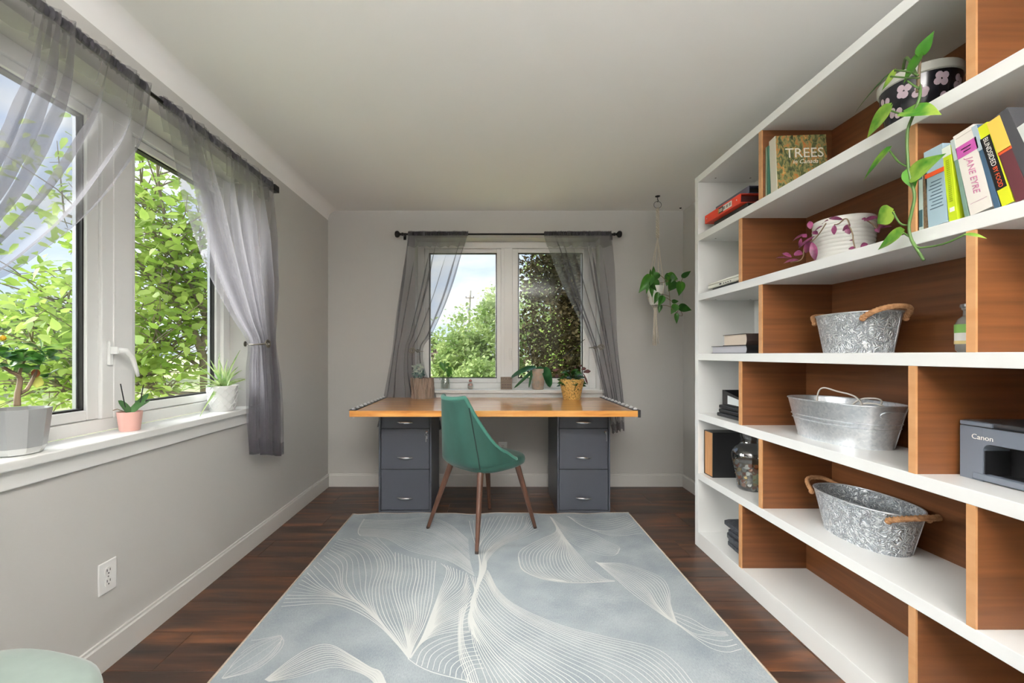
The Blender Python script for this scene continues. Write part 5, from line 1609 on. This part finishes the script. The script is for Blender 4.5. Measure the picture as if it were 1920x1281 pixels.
AT = [((440, 362), 0), ((-10, 625), .03), ((30, 590), 0), ((120, 850), .04), ((200, 760), .05), ((622, 552), .02), ((470, 500), 0), ((430, 480), -.02), ((400, 520), 0), ((290, 440), 0), ((230, 470), -.02),
      ((200, 450), 0), ((170, 500), 0), ((110, 480), -.02), ((60, 520), 0), ((330, 460), .02), ((120, 650), 0), ((480, 560), 0), ((360, 500), 0), ((260, 420), 0), ((490, 660), .03), ((150, 560), 0), ((90, 560), 0), ((300, 480), -.03)]
for (u, v), dx in AT:
    p1 = ac(u, v, -1.485 + dx)
    p1.x = max(p1.x, -1.555)
    obj('leaf', leaf(b0 + Vector((rc.uniform(-.02, .02), rc.uniform(-.02, .02), 0)), p1, rc.uniform(0.018, 0.026), (rc.uniform(0, .6), -.6, .7), 'spike', 0.30, 0.5), ag, al, smooth=True, fix=False)

# ================================================================== back window sill and desk things
DT = DZ1
# bark planter with dusty miller
c = at(790, 748, Z=DT); c = Vector((c.x, c.y + 0.06, DT))
bp = thing('bark_planter', 'pale silvery plant in a bark log planter on the desk', 'plant', tuple(c))
def barkpt(u, v):
    a = 2 * pi * u
    r = 0.091 + 0.004 * v + 0.0035 * sin(a * 17 + 2 * sin(v * 5)) + 0.0025 * sin(a * 41 + v * 3) + 0.003 * sin(a * 3 + v * 4)
    return Vector((c.x + r * cos(a), c.y + r * sin(a), DT + 0.172 * v + (0.004 * sin(a * 9) if v > 0.99 else 0)))
bark = mat('bark', (104, 92, 82), 0.95, c2=(170, 150, 134), scale=16, stretch=(3, 3, 0.4), bmp=0.8, detail=8)
m = MB().grid(barkpt, 120, 14, closeu=True)
obj('log_wall', m, bark, bp, smooth=60)
obj('log_core', MB().lathe((c.x, c.y, DT), [(0.085, 0.0), (0.085, 0.155)], 30, cap0=True, cap1=True), M['soil'], bp)
dm = leaf_mat('dusty_leaf', (146, 164, 158), (200, 206, 186), 40, 0.2, 0.6)
dm2 = leaf_mat('grey_green_leaf', (70, 96, 92), (120, 142, 132), 30, 0.2, 0.6)
rc = random.Random(14)
def dc(u, v, dy=0.0): return at(750 + u / 10.667, 660 + v / 10.667, Y=c.y + dy)
for (u, v, n, mm_) in ((325, 320, 10, dm), (420, 300, 6, dm), (300, 440, 8, dm2), (400, 460, 10, dm2), (480, 430, 8, dm2), (350, 400, 8, dm), (440, 350, 6, dm)):
    for k in range(n):
        p0 = dc(u, v, rc.uniform(-.03, .03))
        a = rc.uniform(0, 2 * pi)
        d = Vector((cos(a), rc.uniform(-.8, .3), sin(a) * 0.8 + 0.2)).normalized()
        obj('leaf', leaf(p0, p0 + d * rc.uniform(.03, .05), rc.uniform(.010, .016), (rc.uniform(-.4, .4), -1, .5), 'lance', .2), mm_, bp, smooth=True, fix=False)
obj('stem', MB().tube([dc(400, 500), dc(380, 420), dc(330, 320)], 0.003, 6), dm2, bp, smooth=True)
obj('stem', MB().tube([dc(420, 500), dc(430, 420), dc(440, 340)], 0.003, 6), dm2, bp, smooth=True)

# gold patterned pot with a dark leafy plant
c = at(1074, 750, Z=DT); c = Vector((c.x, c.y + 0.05, DT))
gp = thing('patterned_pot_plant', 'dark green leafy plant in a gold leaf-patterned pot on the desk', 'plant', tuple(c))
gm, nt_, b_ = new_mat('gold_leaf_print')
f = noise_fac(nt_, 42, (1, 1, 0.7), 2, dist=2.5)
nt_.links.new(ramp(nt_, f, [(0.36, (70, 82, 40)), (0.41, (96, 84, 44)), (0.44, (214, 176, 104)), (0.58, (222, 186, 112)), (0.62, (160, 110, 56))]), b_.inputs['Base Color'])
b_.inputs['Roughness'].default_value = 0.4
obj('pot', MB().lathe(c, [(0.066, 0), (0.070, 0.005), (0.100, 0.150), (0.103, 0.168), (0.097, 0.168), (0.09, 0.14)], 36, cap1=True), gm, gp, smooth=40)
soil_disc(c, 0.092, DT + 0.148, gp)
vg = leaf_mat('violet_leaf', (24, 66, 20), (56, 104, 36), 30, 0.15, 0.3)
vb = leaf_mat('violet_leaf_dark', (66, 34, 36), (110, 70, 70), 30, 0.15, 0.4)
rc = random.Random(31)
for k in range(46):
    a = rc.uniform(0, 2 * pi); r = rc.uniform(0.03, 0.105)
    hh = rc.uniform(0.17, 0.245) - 0.05 * (r > 0.085)
    p0 = Vector((c.x + r * 0.55 * cos(a), c.y + r * 0.55 * sin(a), DT + hh - 0.012))
    p1 = Vector((c.x + r * 1.15 * cos(a), c.y + r * 1.15 * sin(a), DT + hh + rc.uniform(-.02, .015)))
    obj('leaf', leaf(p0, p1 + (p1 - p0).normalized() * 0.018, rc.uniform(.034, .050), (rc.uniform(-.3, .3), -.6, 1), 'spoon', .2), vg if rc.random() < .8 else vb, gp, smooth=True, fix=False)
def gc(u, v): return at(940 + u / 10.667, 670 + v / 10.667, Y=c.y - 0.03)
for (a, b, w) in (((1600, 250), (1700, 215), .03), ((1640, 300), (1795, 270), .034), ((1640, 320), (1740, 560), .016), ((1560, 200), (1610, 150), .02), ((1480, 220), (1470, 180), .02), ((1140, 350), (1080, 410), .03), ((1150, 240), (1030, 270), .024)):
    obj('leaf', leaf(gc(*a), gc(*b), w, (-.1, -1, .4), 'spoon', .3), vb, gp, smooth=True, fix=False)

# sill behind: jar with cutting, tiny jar, wooden sign, orchid
SY = BY + 0.045
def sillc(px): return at(px, 730, Y=SY).x
x = sillc(835)
jr = thing('glass_jar', 'clear glass jar holding a green leafy cutting on the back sill', 'jar', (x, SY, SZ))
obj('glass', MB().lathe((x, SY, SZ), [(0.034, 0), (0.040, 0.004), (0.042, 0.06), (0.040, 0.078), (0.034, 0.086), (0.035, 0.100), (0.033, 0.100), (0.032, 0.086), (0.038, 0.076), (0.0395, 0.06), (0.038, 0.008)], 28, cap0=True, cap1=True), M['clear'], jr, smooth=50)
def jc(u, v, Y=SY): return at(750 + u / 10.667, 660 + v / 10.667, Y=Y)
cut = thing('leaf_cutting', 'green leafy cutting standing in the glass jar', 'plant', (x, SY, SZ + 0.01))
for pts in (((970, 640), (930, 420), (910, 300)), ((850, 560), (875, 450), (890, 380)), ((800, 560), (795, 450), (800, 400)), ((960, 620), (990, 440), (960, 250))):
    obj('stem', MB().tube([jc(*p) for p in pts], 0.0022, 6), M['stem'], cut, smooth=True)
for (a, b, w) in (((895, 380), (800, 190), .050), ((950, 270), (975, 215), .03), ((960, 300), (1045, 360), .030), ((930, 330), (1000, 460), .040), ((960, 300), (1040, 460), .03), ((900, 300), (885, 170), .012), ((980, 400), (965, 510), .034), ((905, 290), (950, 240), .026)):
    obj('leaf', leaf(jc(*a, Y=SY - .02), jc(*b, Y=SY - .02), w, (random.uniform(-.3, .3), -1, .3), 'spoon', .15), M['pothos'], cut, smooth=True, fix=False)
x = sillc(882)
tj = thing('tiny_jar', 'tiny round glass jar with a rosy stopper on the back sill', 'jar', (x, SY, SZ))
obj('glass', MB().lathe((x, SY, SZ), [(0.018, 0), (0.026, 0.008), (0.029, 0.03), (0.024, 0.052), (0.014, 0.060), (0.014, 0.068)], 24, cap0=True, cap1=True), M['clear'], tj, smooth=50)
obj('pink_filling', MB().lathe((x, SY, SZ + 0.030), [(0.018, 0), (0.022, 0.008), (0.016, 0.022)], 16, cap0=True, cap1=True), flat((206, 158, 144)), tj, smooth=True)
obj('sand', MB().lathe((x, SY, SZ + 0.003), [(0.015, 0), (0.021, 0.006), (0.023, 0.018)], 16, cap0=True, cap1=True), flat((206, 186, 170)), tj, smooth=True)
obj('stopper', MB().lathe((x, SY, SZ + 0.068), [(0.012, 0), (0.015, 0.006), (0.011, 0.016), (0.003, 0.022)], 12, cap0=True, cap1=True), flat((170, 104, 94)), tj, smooth=True)
x = sillc(949.5)
sg_ = thing('wooden_sign', 'small weathered wooden block sign with carved words on the back sill', 'sign', (x, SY, SZ))
bo = obj('block', MB().box(x - 0.051, x + 0.051, SY - 0.014, SY + 0.014, SZ, SZ + 0.110), mat('weathered_wood', (150, 136, 120), 0.85, c2=(126, 112, 98), scale=12, stretch=(1, 1, 12)), sg_, bev=0.001)
dkm = flat((92, 76, 66))
for k, (s, sz_, zc) in enumerate((('YOU', 0.036, 0.091), ('WELCOME', 0.0205, 0.063), ('HOME', 0.024, 0.042), ('ALWAYS', 0.0225, 0.018))):
    if k in (2, 3): continue
    text('carved_words', s, dkm, bo, (x - (0.016 if k == 0 else 0), SY - 0.0143, SZ + zc), (1, 0, 0), (0, 0, 1), sz_)
for k in range(2):
    for j in range(6):
        obj('carved_mark', MB().box(x - 0.042 + j * 0.0145, x - 0.032 + j * 0.0145, SY - 0.0146, SY - 0.014, SZ + 0.010 + k * 0.023, SZ + 0.026 + k * 0.023), dkm, bo)
for k in range(2):
    obj('carved_mark', MB().box(x + 0.024, x + 0.044, SY - 0.0146, SY - 0.014, SZ + 0.082 + k * 0.012, SZ + 0.089 + k * 0.012), dkm, bo)

x = sillc(1008.5)
oc = Vector((x, SY - 0.005, SZ))
orc = thing('potted_orchid', 'large-leaved orchid with two tall dark stakes in a cloudy pot on the back sill', 'plant', tuple(oc))
pm, nt_, b_ = new_mat('cloudy_pot')
f = noise_fac(nt_, 14, (1, 1, 1), 4)
nt_.links.new(ramp(nt_, f, [(0.35, (140, 136, 126)), (0.5, (176, 152, 134)), (0.68, (150, 164, 156))]), b_.inputs['Base Color'])
b_.inputs['Roughness'].default_value = 0.25
obj('pot', MB().lathe(oc, [(0.046, 0), (0.052, 0.004), (0.061, 0.155), (0.057, 0.185), (0.052, 0.185), (0.05, 0.15)], 32, cap1=True), pm, orc, smooth=40)
soil_disc(oc, 0.052, SZ + 0.165, orc)
ol = leaf_mat('orchid_leaf_large', (26, 70, 38), (52, 102, 58), 12, 0.1, 0.25)
def oc_(u, v, Y=SY - 0.03): return at(940 + u / 10.667, 670 + v / 10.667, Y=Y)
for (a, b, w, bend, nr) in (((690, 205), (160, 365), .085, .28, (-.2, -.55, 1)), ((860, 200), (985, 605), .088, .10, (.35, -1, .2)), ((640, 250), (255, 628), .030, -.06, (-.5, -1, .3)), ((620, 270), (545, 618), .022, .10, (-.3, -1, .1)), ((740, 190), (800, 430), .085, .10, (0, -1, .5))):
    obj('leaf', leaf(oc_(*a), oc_(*b), w, nr, 'strap', bend), ol, orc, smooth=True, fix=False)
for pts in (((640, 190), (600, 0), (418, -860)), ((920, 235), (1150, 60), (1670, -360))):
    obj('stake', MB().tube([oc_(*pts[0], Y=SY), oc_(*pts[1], Y=SY), oc_(*pts[2], Y=SY + 0.02)], 0.0030, 6), M['black'], orc, smooth=True)
# ================================================================== outdoors
GZ = -0.6
M['lawn'] = mat('lawn', (172, 176, 122), 0.95, c2=(198, 200, 146), scale=1.4, detail=6)
M['road'] = mat('road', (196, 186, 182), 0.95)
lawn = struct('lawn', MB().add([(-220, -60, GZ), (160, -60, GZ), (160, 260, GZ), (-220, 260, GZ)], [(0, 1, 2, 3)]), M['lawn'])
struct('road', MB().box(-62, -50, -60, 200, GZ, GZ + 0.05), M['road'])
struct('foundation', MB().box(LX - TH, RX + TH, RY - TH, BY + TH, GZ, -0.12), M['wall'])
M['tree_bark'] = mat('tree_bark', (150, 136, 122), 0.95, c2=(116, 104, 92), scale=20, bmp=0.4)
M['cedar_bark'] = mat('cedar_bark', (78, 58, 48), 0.95)
M['lf_lime'] = leaf_mat('lime_leaves', (140, 172, 74), (190, 208, 120), 3.0, 0.45, 0.5)
M['lf_green'] = leaf_mat('fresh_leaves', (128, 154, 88), (176, 192, 124), 2.0, 0.40, 0.6)
M['lf_cedar'] = leaf_mat('cedar_leaves', (46, 44, 26), (76, 66, 42), 1.6, 0.15, 0.8, 0.1)
M['lf_far'] = leaf_mat('far_leaves', (128, 150, 100), (162, 176, 124), 0.4, 0.35, 0.7)
M['lf_pink'] = leaf_mat('far_budding_twigs', (170, 150, 146), (188, 172, 160), 0.6, 0.3, 0.8)

def leaf_cloud(P, size, rng, flat_=0.5, pointed=True, droop=0.0):
    """thousands of small leaves: P (n,3) positions"""
    n = len(P)
    nrm = rng.normal(size=(n, 3)); nrm[:, 2] = np.abs(nrm[:, 2]) + flat_
    nrm /= np.linalg.norm(nrm, axis=1, keepdims=True)
    t = rng.normal(size=(n, 3)); t[:, 2] -= droop
    t -= nrm * (t * nrm).sum(1, keepdims=True)
    t /= np.linalg.norm(t, axis=1, keepdims=True)
    s = np.cross(nrm, t)
    L = (size * rng.uniform(0.65, 1.25, n))[:, None]
    Wd = L * 0.36
    base = P - t * L * 0.5
    if pointed:
        v = np.stack([base, base + t * L * 0.22 + s * Wd * 0.85 + nrm * L * 0.05, base + t * L * 0.60 + s * Wd * 0.75 + nrm * L * 0.03, P + t * L * 0.60 - nrm * L * 0.10, base + t * L * 0.60 - s * Wd * 0.75 + nrm * L * 0.03, base + t * L * 0.22 - s * Wd * 0.85 + nrm * L * 0.05], 1)
    else:
        v = np.stack([base + s * Wd, base - s * Wd, P + t * L * 0.5 - s * Wd, P + t * L * 0.5 + s * Wd], 1)
    v = v.reshape(-1, 3)
    k = v.shape[0] // n
    f = np.arange(n * k).reshape(n, k)
    return v, f

def cloud_obj(name, v, f, m, parent):
    off = np.array(ROOT[parent.name])
    me = bpy.data.meshes.new(name)
    me.vertices.add(len(v)); me.vertices.foreach_set('co', (v - off).astype(np.float32).ravel())
    me.loops.add(f.size); me.loops.foreach_set('vertex_index', f.astype(np.int32).ravel())
    me.polygons.add(len(f)); me.polygons.foreach_set('loop_start', np.arange(0, f.size, f.shape[1], dtype=np.int32))
    me.update(calc_edges=True)
    me.materials.append(m)
    o = bpy.data.objects.new(name, me); COL.objects.link(o); o.parent = parent; ROOT[o.name] = ROOT[parent.name]
    o['kind'] = 'stuff'
    return o

def clusters(rng, nc, per, center, radii, spread, zmin=GZ + 0.1, shell=0.0):
    d = rng.normal(size=(nc, 3)); d /= np.linalg.norm(d, axis=1, keepdims=True)
    r = rng.uniform(shell, 1, nc) ** (1 / 2.2)
    C = np.array(center) + d * r[:, None] * np.array(radii)
    P = np.repeat(C, per, 0) + rng.normal(size=(nc * per, 3)) * spread
    return P[P[:, 2] > zmin], C

# --- the broad-leaved tree right outside the left window
rng = np.random.default_rng(3)
tp = Vector((-3.55, 5.25, GZ))
T1 = thing('maple_tree', 'lime-green leafy tree with spreading branches right outside the left window', 'tree', tuple(tp))
def tr_(px, py, Y): return at(px, py, Y=Y)
base = tr_(386, 800, 5.2); base.z = GZ
limbs = [([base, tr_(384, 720, 5.2), tr_(378, 660, 5.2), tr_(350, 600, 5.1), tr_(330, 565, 5.0), tr_(290, 520, 4.9), tr_(240, 480, 4.8), tr_(180, 430, 4.7), tr_(120, 400, 4.6)], 0.055),
         ([tr_(378, 655, 5.2), tr_(386, 600, 5.3), tr_(360, 540, 5.2), tr_(330, 500, 5.1), tr_(318, 440, 5.0), tr_(300, 360, 4.9), tr_(290, 260, 4.8)], 0.040),
         ([tr_(372, 640, 5.2), tr_(345, 590, 5.3), tr_(320, 545, 5.3), tr_(300, 470, 5.3), tr_(270, 400, 5.3), tr_(262, 300, 5.2)], 0.032),
         ([tr_(386, 620, 5.3), tr_(392, 590, 5.4), tr_(376, 560, 5.4), tr_(372, 500, 5.4), tr_(378, 420, 5.4)], 0.026),
         ([tr_(384, 740, 5.2), tr_(320, 735, 5.0), tr_(280, 720, 4.9), tr_(240, 700, 4.8), tr_(160, 690, 4.6), tr_(60, 640, 4.4)], 0.026),
         ([tr_(378, 690, 5.2), tr_(330, 660, 5.1), tr_(290, 650, 4.9), tr_(200, 620, 4.7), tr_(90, 560, 4.5)], 0.022),
         ([tr_(330, 745, 5.0), tr_(240, 720, 4.8), tr_(140, 735, 4.6), tr_(60, 715, 4.5)], 0.014)]
tips = []
for k, (pts, r) in enumerate(limbs):
    sp = [Vector(p) for p in spline([tuple(p) for p in pts], 28)]
    obj('trunk' if k == 0 else 'limb', MB().tube(sp, [r * (1 - 0.75 * i / 27) for i in range(28)], 9), M['tree_bark'], T1, smooth=True)
    tips += sp[6:]
tw = MB()
rr = random.Random(5)
ends = []
for p in tips * 2:
    d = Vector((rr.uniform(-1, 1), rr.uniform(-1, .7), rr.uniform(-.3, 1))).normalized()
    L = rr.uniform(0.4, 1.1)
    q1 = p + d * L * 0.5 + Vector((0, 0, 0.05)); q2 = p + d * L + Vector((rr.uniform(-.1, .1), rr.uniform(-.1, .1), -0.05))
    tw.tube([p, q1, q2], [0.009, 0.006, 0.003], 5, cap=False)
    ends += [q1, q2, p.lerp(q1, .5)]
obj('twigs', tw, M['tree_bark'], T1, smooth=True)['kind'] = 'stuff'
E = np.array([tuple(e) for e in ends])
P1 = np.repeat(E, 4, 0) + rng.normal(size=(len(E) * 4, 3)) * 0.15
P2, _ = clusters(rng, 70, 14, (-4.5, 5.1, 1.55), (1.9, 1.6, 2.0), 0.20)
P3, _ = clusters(rng, 60, 14, (-5.6, 5.4, 0.9), (1.2, 1.3, 1.1), 0.20)
v, f = leaf_cloud(np.concatenate([P1, P2, P3]), 0.115, rng, 0.9, True, 0.5)
cloud_obj('foliage', v, f, M['lf_lime'], T1)

def tree(name, label, c, radii, zc, m, n, size, seed, trunk_r=0.12, bark='tree_bark', per=10, spread=0.25, cat='tree', grp='trees beyond the lawn', shell=0.3):
    rng = np.random.default_rng(seed)
    t = thing(name, label, cat, (c[0], c[1], GZ), group=grp)
    top = zc + radii[2] * 0.7
    obj('trunk', MB().tube([(c[0], c[1], GZ), (c[0] + 0.1, c[1], (GZ + zc) / 2), (c[0], c[1], top)], [trunk_r, trunk_r * .8, trunk_r * .2], 9), M[bark], t, smooth=True)
    bm = MB(); r2 = random.Random(seed)
    for k in range(14):
        z0 = GZ + (top - GZ) * r2.uniform(0.2, 0.85); a = r2.uniform(0, 2 * pi)
        bm.tube([(c[0], c[1], z0), (c[0] + cos(a) * radii[0] * .45, c[1] + sin(a) * radii[1] * .45, z0 + radii[2] * .15), (c[0] + cos(a) * radii[0] * .8, c[1] + sin(a) * radii[1] * .8, z0 + radii[2] * .3)], [trunk_r * .35, trunk_r * .2, trunk_r * .06], 5, cap=False)
    obj('branches', bm, M[bark], t, smooth=True)['kind'] = 'stuff'
    P, _ = clusters(rng, n, per, (c[0], c[1], zc), radii, spread, shell=shell)
    v, f = leaf_cloud(P, size, rng, 0.5)
    cloud_obj('foliage', v, f, M[m], t)
    return t

# --- dark cedar close to the right half of the back window
tree('cedar_tree', 'tall dark brownish cedar outside the right pane of the back window', (1.75, 7.2), (1.25, 1.1, 3.4), 2.3, 'lf_cedar', 1500, 0.070, 41, 0.13, 'cedar_bark', 30, 0.11, grp='trees behind the back window', shell=0.05)
tree('yellow_shrub', 'sunlit yellow-green shrub behind the dark cedar', (3.3, 12.5), (1.8, 1.4, 1.7), 0.9, 'lf_lime', 330, 0.20, 42, 0.06, per=12, cat='shrub', grp='shrubs beyond the back window')
# --- light green shrubs in the left half
tree('light_shrub', 'tall light green shrub against the middle post of the back window', (0.35, 15.5), (1.0, 1.1, 2.0), 1.55, 'lf_green', 420, 0.15, 43, 0.06, per=14, spread=0.16, cat='shrub', grp='shrubs beyond the back window')
tree('light_shrub', 'rounded light green shrub left of the tall shrub', (-0.95, 15.0), (1.05, 1.0, 1.25), 0.65, 'lf_green', 380, 0.15, 44, 0.06, per=14, spread=0.16, cat='shrub', grp='shrubs beyond the back window')
tree('light_shrub', 'low green shrub in front of the utility pole', (-0.1, 13.2), (1.2, 0.9, 0.85), 0.15, 'lf_green', 300, 0.13, 45, 0.06, per=14, spread=0.15, cat='shrub', grp='shrubs beyond the back window')
tree('sparse_tree', 'small sparse tree beside the foot of the utility pole', (-1.15, 19.0), (1.1, 0.9, 1.2), 1.9, 'lf_green', 90, 0.17, 46, 0.05, per=9, grp='trees beyond the lawn', shell=0)
tree('green_tree', 'tall green tree glimpsed behind the sheer curtain of the back window', (3.5, 17.0), (2.4, 2.0, 3.0), 3.0, 'lf_green', 380, 0.24, 47, 0.14, grp='trees behind the back window')
# --- far rows
for k, (x, y, rx, rz, mk, nm, lb) in enumerate(((-9.2, 62, 2.2, 2.6, 'lf_green', 'far_tree', 'small far green tree at the left edge of the back window'),
        (-7.0, 62, 1.7, 1.6, 'lf_pink', 'far_tree', 'far budding pinkish tree seen low in the back window'),
        (-13.5, 66, 3, 3, 'lf_far', 'far_tree', 'far grey-green tree behind the back window curtain'),
        (9, 60, 5, 4, 'lf_far', 'far_tree', 'far grey-green tree behind the cedar'))):
    tree(nm, lb, (x, y), (rx, 1.6, rz), GZ + rz * 0.95, mk, 120, 0.45, 60 + k, 0.12, per=10, spread=0.4, grp='far trees')
words = ['nearest', 'second', 'third', 'farthest']
for k in range(4):
    x, y = -24 - 1.5 * (k % 2), 12 + k * 5.2
    tree('hedgerow_tree', 'grey-green hedgerow tree beyond the left window, %s along the row' % words[k], (x, y), (3.3, 3.3, 3.1 - 0.3 * k), GZ + 2.8 - 0.3 * k, 'lf_far', 300, 0.32, 80 + k, 0.16, per=12, spread=0.35, grp='hedgerow trees')

# --- utility pole with cross-arm and transformer
pb = at(875.5, 620, Y=45); ptop = at(882, 545, Y=45)
up_ = thing('utility_pole', 'weathered wooden utility pole with cross-arm beyond the shrubs', 'pole', (pb.x, 45, GZ))
obj('post', MB().tube([(pb.x - 0.1, 45, GZ), (ptop.x, 45, ptop.z)], [0.16, 0.11], 10), mat('pole_wood', (150, 144, 140), 0.9), up_, smooth=40)
ca_ = at(881, 559, Y=45)
obj('cross_arm', MB().box(ca_.x - 0.45, ca_.x + 0.45, 44.84, 44.92, ca_.z - 0.05, ca_.z + 0.05), M['tree_bark'], up_)
for s in (-0.4, 0.4):
    obj('insulator', MB().lathe((ca_.x + s, 44.88, ca_.z + 0.05), [(0.04, 0), (0.05, 0.06), (0.03, 0.13)], 8, cap0=True, cap1=True), M['dark_steel'], up_)
tf = at(877, 581, Y=44.7)
obj('transformer', MB().lathe((tf.x, 44.7, tf.z - 0.35), [(0.16, 0), (0.17, 0.1), (0.17, 0.6), (0.12, 0.7)], 14, cap0=True, cap1=True), flat((176, 176, 178)), up_, smooth=40)
